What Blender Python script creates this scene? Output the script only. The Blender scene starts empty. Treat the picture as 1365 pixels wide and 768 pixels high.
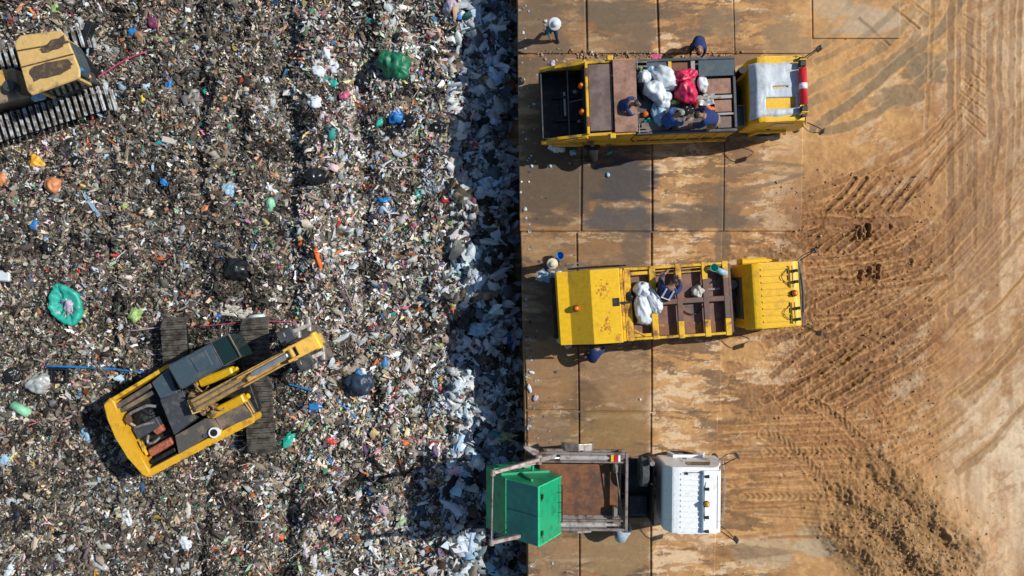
import bpy, bmesh, math, random
import numpy as np
from mathutils import Vector, Matrix, noise as mnoise
R = math.radians; PI = math.pi
random.seed(7)
scene = bpy.context.scene
C = scene.collection
H_CAM = 30.0
PIT = -2.0

# ------------------------------------------------------------------ world positions measured from the photograph
def P(px, py, z=0.0):
    s = (H_CAM - z) / H_CAM / 35.0
    return Vector(((px - 682.5) * s, (384.0 - py) * s, z))

# ------------------------------------------------------------------ numpy noise
_rs = np.random.RandomState(11)
_T = _rs.rand(8, 256, 256)
def vnoise(x, y, seed=0):
    T = _T[seed % 8]
    x = np.asarray(x, float) + seed * 17.31; y = np.asarray(y, float) + seed * 5.77
    xi = np.floor(x).astype(np.int64); yi = np.floor(y).astype(np.int64)
    fx = x - xi; fy = y - yi
    fx = fx * fx * (3 - 2 * fx); fy = fy * fy * (3 - 2 * fy)
    a = T[xi & 255, yi & 255]; b = T[(xi + 1) & 255, yi & 255]
    c = T[xi & 255, (yi + 1) & 255]; d = T[(xi + 1) & 255, (yi + 1) & 255]
    return (a * (1 - fx) + b * fx) * (1 - fy) + (c * (1 - fx) + d * fx) * fy
def fbm(x, y, o=4, seed=0, pers=.58):
    r = 0; a = 1.0; t = 0; t2 = 0
    for i in range(o):
        r = r + a * (vnoise(x, y, seed + i) - .5); t += a; t2 += a * a; a *= pers; x, y = x * 2.03 * .94 + y * 2.03 * .08, y * 2.03 * 1.02 - x * .1
    return .5 + r / t ** .5 / t2 ** .25 * .72
def sstep(a, b, v):
    t = np.clip((v - a) / (b - a), 0, 1); return t * t * (3 - 2 * t)

# ------------------------------------------------------------------ materials
MATS = {}
def _mat(name):
    m = bpy.data.materials.new(name); m.use_nodes = True
    nt = m.node_tree; b = nt.nodes['Principled BSDF']
    return m, nt, b
def paint(name, col, col2=None, amt=.25, scale=3.0, rough=.5, metal=0.0, bump=.0, bscale=30, streak=(1, 1, 1), edge=.08, spec=.5):
    """base colour col, worn patches of col2 where a noise is high"""
    if name in MATS: return MATS[name]
    m, nt, b = _mat(name); N = nt.nodes; L = nt.links
    tc = N.new('ShaderNodeTexCoord'); mp = N.new('ShaderNodeMapping'); mp.inputs['Scale'].default_value = streak
    L.new(tc.outputs['Object'], mp.inputs['Vector'])
    n1 = N.new('ShaderNodeTexNoise'); n1.inputs['Scale'].default_value = scale; n1.inputs['Detail'].default_value = 8; n1.inputs['Roughness'].default_value = .65
    L.new(mp.outputs[0], n1.inputs['Vector'])
    rp = N.new('ShaderNodeValToRGB'); t = 0.5 + (.5 - amt) * .42
    rp.color_ramp.elements[0].position = max(0, t - edge); rp.color_ramp.elements[1].position = min(1, t + edge)
    c2 = col2 or tuple(c * .6 for c in col)
    L.new(n1.outputs['Fac'], rp.inputs['Fac'])
    n2 = N.new('ShaderNodeTexNoise'); n2.inputs['Scale'].default_value = scale * 5; n2.inputs['Detail'].default_value = 5
    L.new(mp.outputs[0], n2.inputs['Vector'])
    mr = N.new('ShaderNodeMapRange'); mr.inputs['To Min'].default_value = .72; mr.inputs['To Max'].default_value = 1.2
    L.new(n2.outputs['Fac'], mr.inputs['Value'])
    mx = N.new('ShaderNodeMix'); mx.data_type = 'RGBA'
    mx.inputs['A'].default_value = (*col, 1); mx.inputs['B'].default_value = (*c2, 1)
    L.new(rp.outputs['Color'], mx.inputs['Factor'])
    sc = N.new('ShaderNodeVectorMath'); sc.operation = 'SCALE'
    L.new(mx.outputs['Result'], sc.inputs[0]); L.new(mr.outputs[0], sc.inputs['Scale'])
    L.new(sc.outputs[0], b.inputs['Base Color'])
    b.inputs['Roughness'].default_value = rough; b.inputs['Metallic'].default_value = metal
    b.inputs['Specular IOR Level'].default_value = spec
    if bump:
        n3 = N.new('ShaderNodeTexNoise'); n3.inputs['Scale'].default_value = bscale; n3.inputs['Detail'].default_value = 4
        L.new(tc.outputs['Object'], n3.inputs['Vector'])
        bp = N.new('ShaderNodeBump'); bp.inputs['Strength'].default_value = bump; bp.inputs['Distance'].default_value = .03
        L.new(n3.outputs['Fac'], bp.inputs['Height']); L.new(bp.outputs[0], b.inputs['Normal'])
    MATS[name] = m
    return m
def attrmat(name, rough=.8, nscale=60, lo=.8, hi=1.2, bump=.3, spec=.3, wetattr=False):
    m, nt, b = _mat(name); N = nt.nodes; L = nt.links
    at = N.new('ShaderNodeAttribute'); at.attribute_name = 'Col'
    tc = N.new('ShaderNodeTexCoord')
    n2 = N.new('ShaderNodeTexNoise'); n2.inputs['Scale'].default_value = nscale; n2.inputs['Detail'].default_value = 3
    L.new(tc.outputs['Object'], n2.inputs['Vector'])
    mr = N.new('ShaderNodeMapRange'); mr.inputs['From Min'].default_value = .3; mr.inputs['From Max'].default_value = .7
    mr.inputs['To Min'].default_value = lo; mr.inputs['To Max'].default_value = hi
    L.new(n2.outputs['Fac'], mr.inputs['Value'])
    sc = N.new('ShaderNodeVectorMath'); sc.operation = 'SCALE'
    L.new(at.outputs['Color'], sc.inputs[0]); L.new(mr.outputs[0], sc.inputs['Scale'])
    L.new(sc.outputs[0], b.inputs['Base Color'])
    b.inputs['Roughness'].default_value = rough; b.inputs['Specular IOR Level'].default_value = spec
    if wetattr:
        sx = N.new('ShaderNodeAttribute'); sx.attribute_name = 'Rough'
        L.new(sx.outputs['Fac'], b.inputs['Roughness'])
    if bump:
        bp = N.new('ShaderNodeBump'); bp.inputs['Strength'].default_value = bump; bp.inputs['Distance'].default_value = .02
        L.new(n2.outputs['Fac'], bp.inputs['Height']); L.new(bp.outputs[0], b.inputs['Normal'])
    return m
def glass(name='window_glass', col=(.02, .03, .035)):
    if name in MATS: return MATS[name]
    m, nt, b = _mat(name); b.inputs['Base Color'].default_value = (*col, 1); b.inputs['Roughness'].default_value = .08
    MATS[name] = m; return m

# sRGB 0-255 helper
def S(r, g, b, k=1.0):
    f = lambda c: (c / 255 / 12.92 if c / 255 <= .04045 else ((c / 255 + .055) / 1.055) ** 2.4) * k
    return (f(r), f(g), f(b))

YEL  = paint('yellow_paint', (.78, .45, .008), (.50, .27, .03), .2, 2.5, .42)
YELW = paint('worn_yellow_paint', (.72, .42, .012), (.22, .09, .03), .38, 3.0, .5)
YELR = paint('rust_stained_yellow_paint', (.78, .46, .008), (.52, .28, .03), .2, 1.6, .45)
YELD = paint('dusty_yellow_paint', (.66, .38, .02), (.16, .09, .04), .26, 2.0, .55)
RUST = paint('rusty_steel', (.17, .075, .04), (.09, .045, .03), .5, 2.0, .7, .1, bump=.25)
RUSTL = paint('light_rusty_steel', (.30, .16, .11), (.16, .085, .06), .45, 2.0, .6, .1, bump=.15)
RUSTG = paint('grey_brown_steel', (.15, .105, .095), (.24, .17, .15), .4, 1.6, .45, .3, bump=.1)
RUSTY = paint('rusty_steel_with_yellow_paint', (.20, .085, .04), (.60, .27, .02), .36, 2.5, .6, bump=.2)
RUSTP = paint('purple_brown_steel', (.12, .075, .065), (.20, .09, .05), .4, 3, .6, .1)
DARK = paint('dark_steel', (.018, .020, .024), (.06, .055, .05), .3, 4, .5, .4)
DGRY = paint('dark_grey_paint', (.05, .058, .066), (.12, .11, .10), .3, 3, .45)
BLUEG = paint('blue_grey_paint', (.055, .085, .11), (.11, .12, .12), .3, 2.5, .35)
DECK = paint('dusty_grey_deck', (.085, .08, .075), (.24, .17, .11), .35, 1.8, .6, bump=.1)
STEEL = paint('dull_steel', (.33, .31, .30), (.16, .12, .09), .35, 5, .42, .5)
STEELB = paint('polished_track_steel', (.62, .66, .70), (.16, .14, .12), .35, 5, .33, .35)
CHROME = paint('chrome_rod', (.60, .63, .68), (.35, .3, .25), .2, 4, .22, .8)
RUBBER = paint('rubber', (.02, .02, .021), (.06, .05, .04), .3, 6, .85, bump=.2)
WHITE = paint('white_paint', (.80, .84, .87), (.55, .52, .46), .14, 2.4, .36)
GREEN = paint('green_paint', (.004, .31, .14), (.010, .16, .09), .32, 2.2, .42)
RUSTO = paint('rusty_floor', (.24, .11, .07), (.12, .07, .06), .45, 1.8, .6, bump=.15)
GREEND = paint('scratched_green_paint', (.015, .40, .16), (.05, .30, .17), .35, 2.0, .45)
TEAL = paint('teal_lid_tone', (.004, .24, .21), (.006, .32, .24), .4, 2.5, .4)  # lid toned bluer and darker than the body green
ORANGE = paint('orange_lens', (.85, .19, .02), (.6, .12, .01), .3, 8, .25)
RED = paint('red_lens', (.62, .015, .03), (.4, .01, .02), .2, 4, .25)
BRICK = paint('brick_red_muffler', (.42, .12, .06), (.2, .06, .03), .4, 5, .7)
TARP = paint('pale_blue_tarpaulin', (.50, .56, .62), (.40, .42, .42), .3, 3, .5, bump=.15)
SOOT = paint('black_sooty_paint', (.07, .05, .035), (.2, .13, .06), .3, 5, .8)
SKIN = paint('skin', (.30, .15, .09), (.25, .12, .07), .3, 8, .6)
def plast(name, col, dark=.55, rough=.45, amt=.3):
    return paint(name, col, tuple(c * dark for c in col), amt, 6, rough, bump=.2, bscale=14)
def cloth(name, col):
    return paint(name, col, tuple(c * .6 for c in col), .35, 8, .9, bump=.3, bscale=25)

# ------------------------------------------------------------------ object helpers
def tag(o, label=None, cat=None, group=None, kind=None):
    if label: o['label'] = label
    if cat: o['category'] = cat
    if group: o['group'] = group
    if kind: o['kind'] = kind
    return o
def thing(name, label, cat, loc=(0, 0, 0), rz=0, group=None):
    o = bpy.data.objects.new(name, None); C.objects.link(o); o.empty_display_size = .3
    o.location = loc; o.rotation_euler = (0, 0, rz)
    return tag(o, label, cat, group)
SPLIT = {'rust_patch', 'lift_cylinder', 'mudguard', 'lifting_arm', 'side_rib', 'lamp_rack', 'spot_lamp', 'valve_box', 'work_lamp', 'bucket_link', 'linkage', 'lifting_chain', 'cab_post', 'end_plate', 'mount', 'hydraulic_line', 'lid', 'rod', 'latch', 'boom_side_plate', 'hand_rail', 'hydraulic_pipe', 'wear_strip', 'worn_floor_edge', 'hose', 'roof_seam', 'wiper', 'bay_louvre', 'muffler', 'engine_pipe', 'side_ladder', 'edge_frame', 'engine_part', 'step_rail', 'draw_bar', 'body_rim', 'hopper_bar', 'guard_rail', 'air_intake', 'cable', 'headboard', 'valve_block', 'side_frame', 'box_flange', 'mirror_arm', 'engine_bracket'}
class MB:
    def clusters(s):
        seen = set(); isl = []
        for f in s.bm.faces:
            if f in seen: continue
            st = [f]; seen.add(f); g = []
            while st:
                a = st.pop(); g.append(a)
                for v in a.verts:
                    for b in v.link_faces:
                        if b not in seen: seen.add(b); st.append(b)
            vs = [v.co for a in g for v in a.verts]
            isl.append([g, [min(c[i] for c in vs) - .012 for i in range(3)], [max(c[i] for c in vs) + .012 for i in range(3)]])
        ch = True
        while ch:
            ch = False
            for i in range(len(isl)):
                for j in range(i + 1, len(isl)):
                    A, B = isl[i], isl[j]
                    if all(A[1][k] < B[2][k] and B[1][k] < A[2][k] for k in range(3)):
                        A[0] += B[0]; A[1] = [min(p, q) for p, q in zip(A[1], B[1])]; A[2] = [max(p, q) for p, q in zip(A[2], B[2])]
                        isl.pop(j); ch = True; break
                if ch: break
        return [i[0] for i in isl]
    def __init__(s): s.bm = bmesh.new()
    def _xf(s, vs, M):
        for v in vs: v.co = M @ v.co
    def box(s, x0, x1, y0, y1, z0, z1, bev=.012, rz=0, rx=0, ry=0):
        r = bmesh.ops.create_cube(s.bm, size=1.0); vs = r['verts']
        sx, sy, sz = abs(x1 - x0), abs(y1 - y0), abs(z1 - z0)
        for v in vs: v.co = Vector((v.co.x * sx, v.co.y * sy, v.co.z * sz))
        if bev:
            b = min(bev, .3 * min(sx, sy, sz))
            es = list({e for v in vs for e in v.link_edges})
            q = bmesh.ops.bevel(s.bm, geom=es, offset=b, segments=1, affect='EDGES', profile=.6)
            vs = list({v for f in q['faces'] for v in f.verts} | {v for v in vs if v.is_valid})
        M = Matrix.Translation(((x0 + x1) / 2, (y0 + y1) / 2, (z0 + z1) / 2)) @ Matrix.Rotation(rz, 4, 'Z') @ Matrix.Rotation(ry, 4, 'Y') @ Matrix.Rotation(rx, 4, 'X')
        s._xf(vs, M); return s
    def bar(s, p0, p1, w, h, bev=.01):
        p0 = Vector(p0); p1 = Vector(p1); d = p1 - p0; L = d.length
        if L < 1e-6: return s
        xa = d / L; up = Vector((0, 0, 1)) if abs(xa.z) < .95 else Vector((0, 1, 0))
        ya = up.cross(xa).normalized(); za = xa.cross(ya)
        r = bmesh.ops.create_cube(s.bm, size=1.0); vs = r['verts']
        for v in vs: v.co = Vector((v.co.x * L, v.co.y * w, v.co.z * h))
        b = min(bev, .25 * min(w, h))
        es = list({e for v in vs for e in v.link_edges})
        q = bmesh.ops.bevel(s.bm, geom=es, offset=b, segments=1, affect='EDGES', profile=.6)
        vs = list({v for f in q['faces'] for v in f.verts} | {v for v in vs if v.is_valid})
        M = Matrix((xa, ya, za)).transposed().to_4x4(); M.translation = (p0 + p1) / 2
        s._xf(vs, M); return s
    def cyl(s, p0, p1, r0, r1=None, seg=16, cap=True):
        r1 = r0 if r1 is None else r1
        p0 = Vector(p0); p1 = Vector(p1); d = p1 - p0
        q = bmesh.ops.create_cone(s.bm, cap_ends=cap, cap_tris=False, segments=seg, radius1=r0, radius2=r1, depth=d.length)
        M = d.to_track_quat('Z', 'Y').to_matrix().to_4x4(); M.translation = (p0 + p1) / 2
        s._xf(q['verts'], M); return s
    def tube(s, pts, r, seg=8, smooth=3):
        pts = [Vector(p) for p in pts]
        if smooth and len(pts) > 2:
            out = []
            for i in range(len(pts) - 1):
                a = pts[max(i - 1, 0)]; b = pts[i]; c = pts[i + 1]; d = pts[min(i + 2, len(pts) - 1)]
                for k in range(smooth):
                    t = k / smooth
                    out.append(.5 * ((2 * b) + (c - a) * t + (2 * a - 5 * b + 4 * c - d) * t * t + (3 * b - a - 3 * c + d) * t ** 3))
            out.append(pts[-1]); pts = out
        rs = r if isinstance(r, (list, tuple)) else [r] * len(pts)
        if len(rs) != len(pts): rs = [rs[int(i * (len(rs) - 1) / (len(pts) - 1) + .5)] for i in range(len(pts))]
        rings = []
        for i, p in enumerate(pts):
            d = (pts[min(i + 1, len(pts) - 1)] - pts[max(i - 1, 0)]).normalized()
            up = Vector((0, 0, 1)) if abs(d.z) < .9 else Vector((1, 0, 0))
            a = up.cross(d).normalized(); b = d.cross(a)
            rings.append([s.bm.verts.new(p + (a * math.cos(2 * PI * k / seg) + b * math.sin(2 * PI * k / seg)) * rs[i]) for k in range(seg)])
        for i in range(len(rings) - 1):
            for k in range(seg):
                s.bm.faces.new((rings[i][k], rings[i][(k + 1) % seg], rings[i + 1][(k + 1) % seg], rings[i + 1][k]))
        s.bm.faces.new(rings[0][::-1]); s.bm.faces.new(rings[-1]); return s
    def prism(s, pts, z0, z1, bev=.015):
        """pts: xy outline (any order); z0,z1 floats or lists"""
        n = len(pts); a = sum(pts[i][0] * pts[(i + 1) % n][1] - pts[(i + 1) % n][0] * pts[i][1] for i in range(n))
        if a < 0:
            pts = pts[::-1]
            if isinstance(z1, (list, tuple)): z1 = z1[::-1]
        zt = z1 if isinstance(z1, (list, tuple)) else [z1] * n
        bt = [s.bm.verts.new((p[0], p[1], z0)) for p in pts]; tp = [s.bm.verts.new((p[0], p[1], zt[i])) for i, p in enumerate(pts)]
        fs = [s.bm.faces.new(bt[::-1]), s.bm.faces.new(tp)]
        for i in range(n): fs.append(s.bm.faces.new((bt[i], bt[(i + 1) % n], tp[(i + 1) % n], tp[i])))
        if bev:
            es = list({e for f in fs for e in f.edges})
            bmesh.ops.bevel(s.bm, geom=es, offset=bev, segments=1, affect='EDGES', profile=.6)
        return s
    def yprism(s, prof, y0, y1, bev=.03):
        """profile in x-z extruded along y"""
        n = len(prof); a = sum(prof[i][0] * prof[(i + 1) % n][1] - prof[(i + 1) % n][0] * prof[i][1] for i in range(n))
        if a < 0: prof = prof[::-1]
        A = [s.bm.verts.new((p[0], y0, p[1])) for p in prof]; B = [s.bm.verts.new((p[0], y1, p[1])) for p in prof]
        fs = [s.bm.faces.new(A), s.bm.faces.new(B[::-1])]
        for i in range(n): fs.append(s.bm.faces.new((A[(i + 1) % n], A[i], B[i], B[(i + 1) % n])))
        if bev:
            es = list({e for f in fs for e in f.edges})
            bmesh.ops.bevel(s.bm, geom=es, offset=bev, segments=2, affect='EDGES', profile=.6)
        return s
    def blob(s, c, rad, amp=.25, seed=0, sub=3, flat=.35, fold=5.0, rz=0):
        q = bmesh.ops.create_icosphere(s.bm, subdivisions=sub, radius=1.0)
        sv = Vector((seed * 3.17, seed * 1.31, seed * 7.7)); M = Matrix.Rotation(rz, 3, 'Z')
        for v in q['verts']:
            d = v.co.normalized()
            n = mnoise.noise(d * 1.2 + sv) * amp * 1.5 + (abs(mnoise.noise(Vector((d.x * 2.6, d.y * 1.3, d.z * 2)) + sv * 2)) - .2) * -amp * 1.5 + (abs(mnoise.noise(d * 4.5 + sv)) - .2) * -amp * .45
            p = d * (1 + n)
            p = Vector((p.x * rad[0], p.y * rad[1], p.z * rad[2]))
            if p.z < -flat * rad[2]: p.z = -flat * rad[2]
            v.co = Vector(c) + M @ p
        return s
    def sheet(s, c, sx, sy, amp=.05, seed=0, rz=0, n=12, t=.006, skip=None, base=None, wob=None):
        sv = Vector((seed * 3.1, seed * 2.3, 0)); M = Matrix.Rotation(rz, 3, 'Z'); g = []
        for j in range(n + 1):
            row = []
            for i in range(n + 1):
                u = i / n - .5; v = j / n - .5
                k = 1 + (.05 if base else .3) * mnoise.noise(Vector((u * 3, v * 3, seed * 1.7)))
                z = amp * (mnoise.noise(Vector((u * 4, v * 4, 0)) + sv) * 1.5 + abs(mnoise.noise(Vector((u * 9, v * 5, 3)) + sv)))
                if base: z += base(u, v)
                row.append(s.bm.verts.new(Vector(c) + M @ Vector((u * sx * k, v * sy * k, z))))
            g.append(row)
        fs = []
        for j in range(n):
            for i in range(n):
                if skip and skip((i + .5) / n - .5, (j + .5) / n - .5): continue
                fs.append(s.bm.faces.new((g[j][i], g[j][i + 1], g[j + 1][i + 1], g[j + 1][i])))
        r = bmesh.ops.extrude_face_region(s.bm, geom=fs)
        for v in [e for e in r['geom'] if isinstance(e, bmesh.types.BMVert)]: v.co.z += t
        return s
    def build(s, name, mat, parent=None, smooth=False, label=None, loc=None, rz=0):
        loose = [v for v in s.bm.verts if not v.link_faces]
        if loose: bmesh.ops.delete(s.bm, geom=loose, context='VERTS')
        bmesh.ops.recalc_face_normals(s.bm, faces=s.bm.faces)
        if name in SPLIT:
            parts = s.clusters()
            if len(parts) > 1:
                out = []
                for fs in parts:
                    b2 = bmesh.new(); vm = {}
                    for f in fs:
                        nf = b2.faces.new([vm.setdefault(v, None) or vm.__setitem__(v, b2.verts.new(v.co)) or vm[v] for v in f.verts]); nf.material_index = f.material_index
                    q = MB(); q.bm.free(); q.bm = b2; q.nosplit = True
                    SPLIT.discard(name); out.append(q.build(name, mat, parent, smooth, label, loc, rz)); SPLIT.add(name)
                s.bm.free(); return out[0]
        me = bpy.data.meshes.new(name); s.bm.to_mesh(me); s.bm.free()
        o = bpy.data.objects.new(name, me); C.objects.link(o)
        for m in (mat if isinstance(mat, (list, tuple)) else [mat]): me.materials.append(m)
        if smooth: me.polygons.foreach_set('use_smooth', [True] * len(me.polygons))
        if parent: o.parent = parent
        if label: o['label'] = label
        if loc is not None: o.location = loc; o.rotation_euler = (0, 0, rz)
        return o
class Fr:
    """a thing's local frame; q() turns a photo pixel at height z into local x,y"""
    def __init__(s, origin, ang): s.o = Vector(origin); s.a = ang
    def q(s, px, py, z):
        d = P(px, py, z) - s.o; c, n = math.cos(-s.a), math.sin(-s.a)
        return (d.x * c - d.y * n, d.x * n + d.y * c)
    def v(s, px, py, z): a = s.q(px, py, z); return Vector((a[0], a[1], z - s.o.z))
def np_mesh(name, V, F, mat, col=None, rough=None, smooth=False, fmat=None):
    me = bpy.data.meshes.new(name); V = np.ascontiguousarray(V, np.float32); k = F.shape[1]
    me.vertices.add(len(V)); me.vertices.foreach_set('co', V.ravel())
    me.loops.add(F.size); me.loops.foreach_set('vertex_index', np.ascontiguousarray(F, np.int32).ravel())
    me.polygons.add(len(F)); me.polygons.foreach_set('loop_start', np.arange(0, F.size, k, dtype=np.int32))
    me.polygons.foreach_set('loop_total', np.full(len(F), k, np.int32))
    if smooth: me.polygons.foreach_set('use_smooth', np.ones(len(F), bool))
    if col is not None:
        a = me.attributes.new('Col', 'FLOAT_COLOR', 'POINT')
        c4 = np.ones((len(V), 4), np.float32); c4[:, :3] = col; a.data.foreach_set('color', c4.ravel())
    if rough is not None:
        a = me.attributes.new('Rough', 'FLOAT', 'POINT'); a.data.foreach_set('value', np.ascontiguousarray(rough, np.float32))
    me.update(calc_edges=True); me.validate()
    for m in (mat if isinstance(mat, (list, tuple)) else [mat]): me.materials.append(m)
    o = bpy.data.objects.new(name, me); C.objects.link(o)
    return o
def grid_faces(nx, ny):
    i = np.arange(nx * ny).reshape(ny, nx)
    return np.stack([i[:-1, :-1], i[:-1, 1:], i[1:, 1:], i[1:, :-1]], -1).reshape(-1, 4)
# ================================================================== GROUND, PLATES, TRASH
def edge_x(y): return .40 - .018 * np.clip(y, -14, 14)

c_ = np.array
SAND = c_((.54, .31, .13)); TAN = c_((.41, .22, .09)); PALE = c_((.53, .36, .22)); RED_B = c_((.275, .122, .044))
DBR = c_((.155, .082, .036)); GREYW = c_((.215, .15, .085)); WHITEY = c_((.62, .475, .32)); STL = c_((.13, .085, .05)); STLB = c_((.055, .045, .042))
def lerp(a, b, t): return a + (b - a) * t[:, None]

TR = []   # tracks: pts, width px, depth m, colour, strength, tread
rg = random.Random(5)
def tr(pts, w, dep=.03, col=DBR, st=.6, tread=0): TR.append((pts, w, dep, col, st, tread))
GA = c_((.27, .185, .10))
tr([(1240, -30), (1195, 45), (1140, 85), (1075, 122)], 13, .012, GA, .8)
tr([(1264, -30), (1212, 60), (1150, 102), (1075, 140)], 13, .012, GA, .8)
tr([(1296, -30), (1255, 37), (1205, 78), (1150, 125), (1085, 172)], 14, .012, GREYW, .9)
tr([(1258, 72), (1215, 120), (1180, 142), (1140, 165), (1095, 176)], 12, .012, GREYW, .75)
tr([(1218, -20), (1175, 32), (1130, 62), (1088, 82)], 9, .012, GREYW, .6)
tr([(1178, -20), (1120, 42), (1078, 72)], 9, .012, GA, .6)
tr([(1150, -20), (1108, 36), (1070, 60)], 8, .012, GA, .5)
for x, w, s, y1 in ((1266, 10, .7, 420), (1277, 7, .5, 300), (1291, 10, .7, 260), (1303, 6, .5, 330), (1318, 10, .5, 300), (1331, 8, .5, 240), (1347, 9, .4, 330), (1357, 7, .4, 240), (1240, 6, .3, 200)):
    tr([(x + 4, -40), (x, 100), (x + rg.uniform(-4, 4), y1 * .6), (x + rg.uniform(-10, 4), y1)], w, .014, c_((.22, .12, .058)), min(1, s * 1.15))
for k in range(7):
    o = k * 11 + rg.uniform(-3, 3)
    tr([(1066, 262 + o * .8), (1140, 236 + o), (1220, 196 + o), (1268, 150 + o * .8), (1300, 100 + o)], rg.uniform(5, 10), .04, RED_B * .8, rg.uniform(.4, .8))
tr([(1050, 283), (1120, 284), (1212, 281)], 10, .05, RED_B * .8, .85)
tr([(1062, 293), (1130, 297), (1216, 296)], 15, .06, RED_B * .75, .9)
for k in range(7): tr([(1100 + 16 * k, 281), (1122 + 15 * k, 260), (1140 + 15 * k, 238)], 7, .07, RED_B * .7, .8)
for k in range(8): tr([(1046 + 17 * k, 334), (1072 + 16 * k, 316), (1096 + 15 * k, 302)], 8, .07, RED_B * .62, .85)
for k in range(5): tr([(1075, 345 + 8 * k), (1150, 338 + 8 * k), (1240, 326 + 5 * k)], rg.uniform(5, 8), .03, RED_B * .9, .6)
for x, y in ((1145, 311), (1157, 309), (1146, 371), (1158, 367), (1170, 364)): tr([(x, y - 9), (x, y + 6)], 6, .16, DBR * .5, .9)
for k in range(19):
    o = k * 11.8 + rg.uniform(-7, 7); w = rg.choice((4, 8, 12, 15)); t0 = rg.random() * .45; cv = rg.uniform(-14, 14)
    A = (rg.uniform(990, 1090), 556 - o * .80); B = (1120 + rg.uniform(-10, 10), 536 - o * .84 + cv * .5); Cc = (1235, 468 - o * .86 + cv); D = (1330, 372 - o); E = (1385, 296 - o)
    pts = [A, B, Cc, D, E]
    if rg.random() < .55: pts = pts[:3] if rg.random() < .6 else pts[1:]
    tr(pts, w, rg.uniform(.012, .035), RED_B * rg.uniform(.55, .9), rg.uniform(.45, .95))
for k in range(22):
    x0 = rg.uniform(1010, 1130); y0 = rg.uniform(400, 560); L = rg.uniform(50, 130); sl = rg.uniform(.35, .8)
    tr([(x0, y0), (x0 + L * .5, y0 - L * .5 * sl - rg.uniform(0, 5)), (x0 + L, y0 - L * sl * 1.12)], rg.uniform(4, 12), rg.uniform(.02, .06), RED_B * .6, rg.uniform(.5, .95))
for k in range(16):
    x0 = rg.uniform(1075, 1150); y0 = rg.uniform(340, 440); L = rg.uniform(60, 140); tr([(x0, y0), (x0 + L * .5, y0 - L * .04), (x0 + L, y0 - L * rg.uniform(.1, .35))], rg.uniform(4, 9), rg.uniform(.02, .05), RED_B * .75, rg.uniform(.5, .9))
for k in range(12):
    x0 = rg.uniform(1230, 1300); y0 = rg.uniform(380, 640); L = 90; tr([(x0, y0), (x0 + 45, y0 - 34), (x0 + 100, y0 - 100)], rg.uniform(4, 14), .012, TAN * .62, rg.uniform(.4, .8))
for k in range(26):
    x0 = rg.uniform(960, 1120); y0 = rg.uniform(545, 720); L = rg.uniform(50, 150); tr([(x0, y0), (x0 + L * .5, y0 - rg.uniform(-3, 3)), (x0 + L, y0 - rg.uniform(-3, 12))], rg.uniform(2.5, 6), rg.uniform(.01, .03), RED_B * .95, rg.uniform(.4, .8))
for k in range(11):
    yy = 560 + k * 11 + rg.uniform(-4, 4); tr([(rg.uniform(930, 985), yy + 4), (1060, yy), (1160, yy - 6), (rg.uniform(1190, 1250), yy - 18)], rg.uniform(4, 9), .022, RED_B, rg.uniform(.35, .7))
for k in range(10):
    yy = 470 + k * 15; tr([(1180, yy + 50), (1270, yy), (1380, yy - 110)], rg.uniform(4, 10), .02, TAN * .75, rg.uniform(.3, .6))
tr([(1020, 578), (1062, 604), (1098, 648)], 17, .05, TAN * .7, .8, 1)
tr([(1020, 603), (1135, 603)], 10, .04, TAN * .72, .7, 1)
tr([(1083, 535), (1130, 570), (1162, 605)], 15, .05, TAN * .7, .7, 1)
tr([(990, 663), (1105, 660)], 9, .04, TAN * .7, .6, 1)
tr([(1112, 652), (1180, 716), (1240, 785)], 20, .06, TAN * .8, .8, 1)
tr([(1150, 640), (1236, 700), (1300, 785)], 17, .06, TAN * .8, .8, 1)
tr([(1100, 700), (1150, 745), (1180, 790)], 15, .05, TAN * .8, .7, 1)
tr([(1145, 25), (1185, 60)], 4, .04, DBR, .7); tr([(1190, 10), (1225, 38)], 4, .04, DBR, .7); tr([(1215, 0), (1240, 22)], 3, .03, DBR, .7)
for k in range(9): tr([(1283 + rg.uniform(-3, 3), 20 + 17 * k), (1312, 38 + 18 * k)], 3.5, .03, DBR * 1.2, .5)
# marks that run over the plates
tr([(960, 217), (1010, 216), (1070, 221)], 4, 0, GREYW * .8, .8); tr([(968, 226), (1020, 229), (1066, 234)], 5, 0, GREYW * .9, .6)
tr([(966, 254), (1020, 247), (1070, 232)], 5, 0, GREYW * .8, .8); tr([(975, 266), (1020, 263), (1070, 247)], 8, 0, GREYW * .8, .7)
tr([(903, 208), (945, 212), (985, 200)], 3, 0, DBR, .7)
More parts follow.
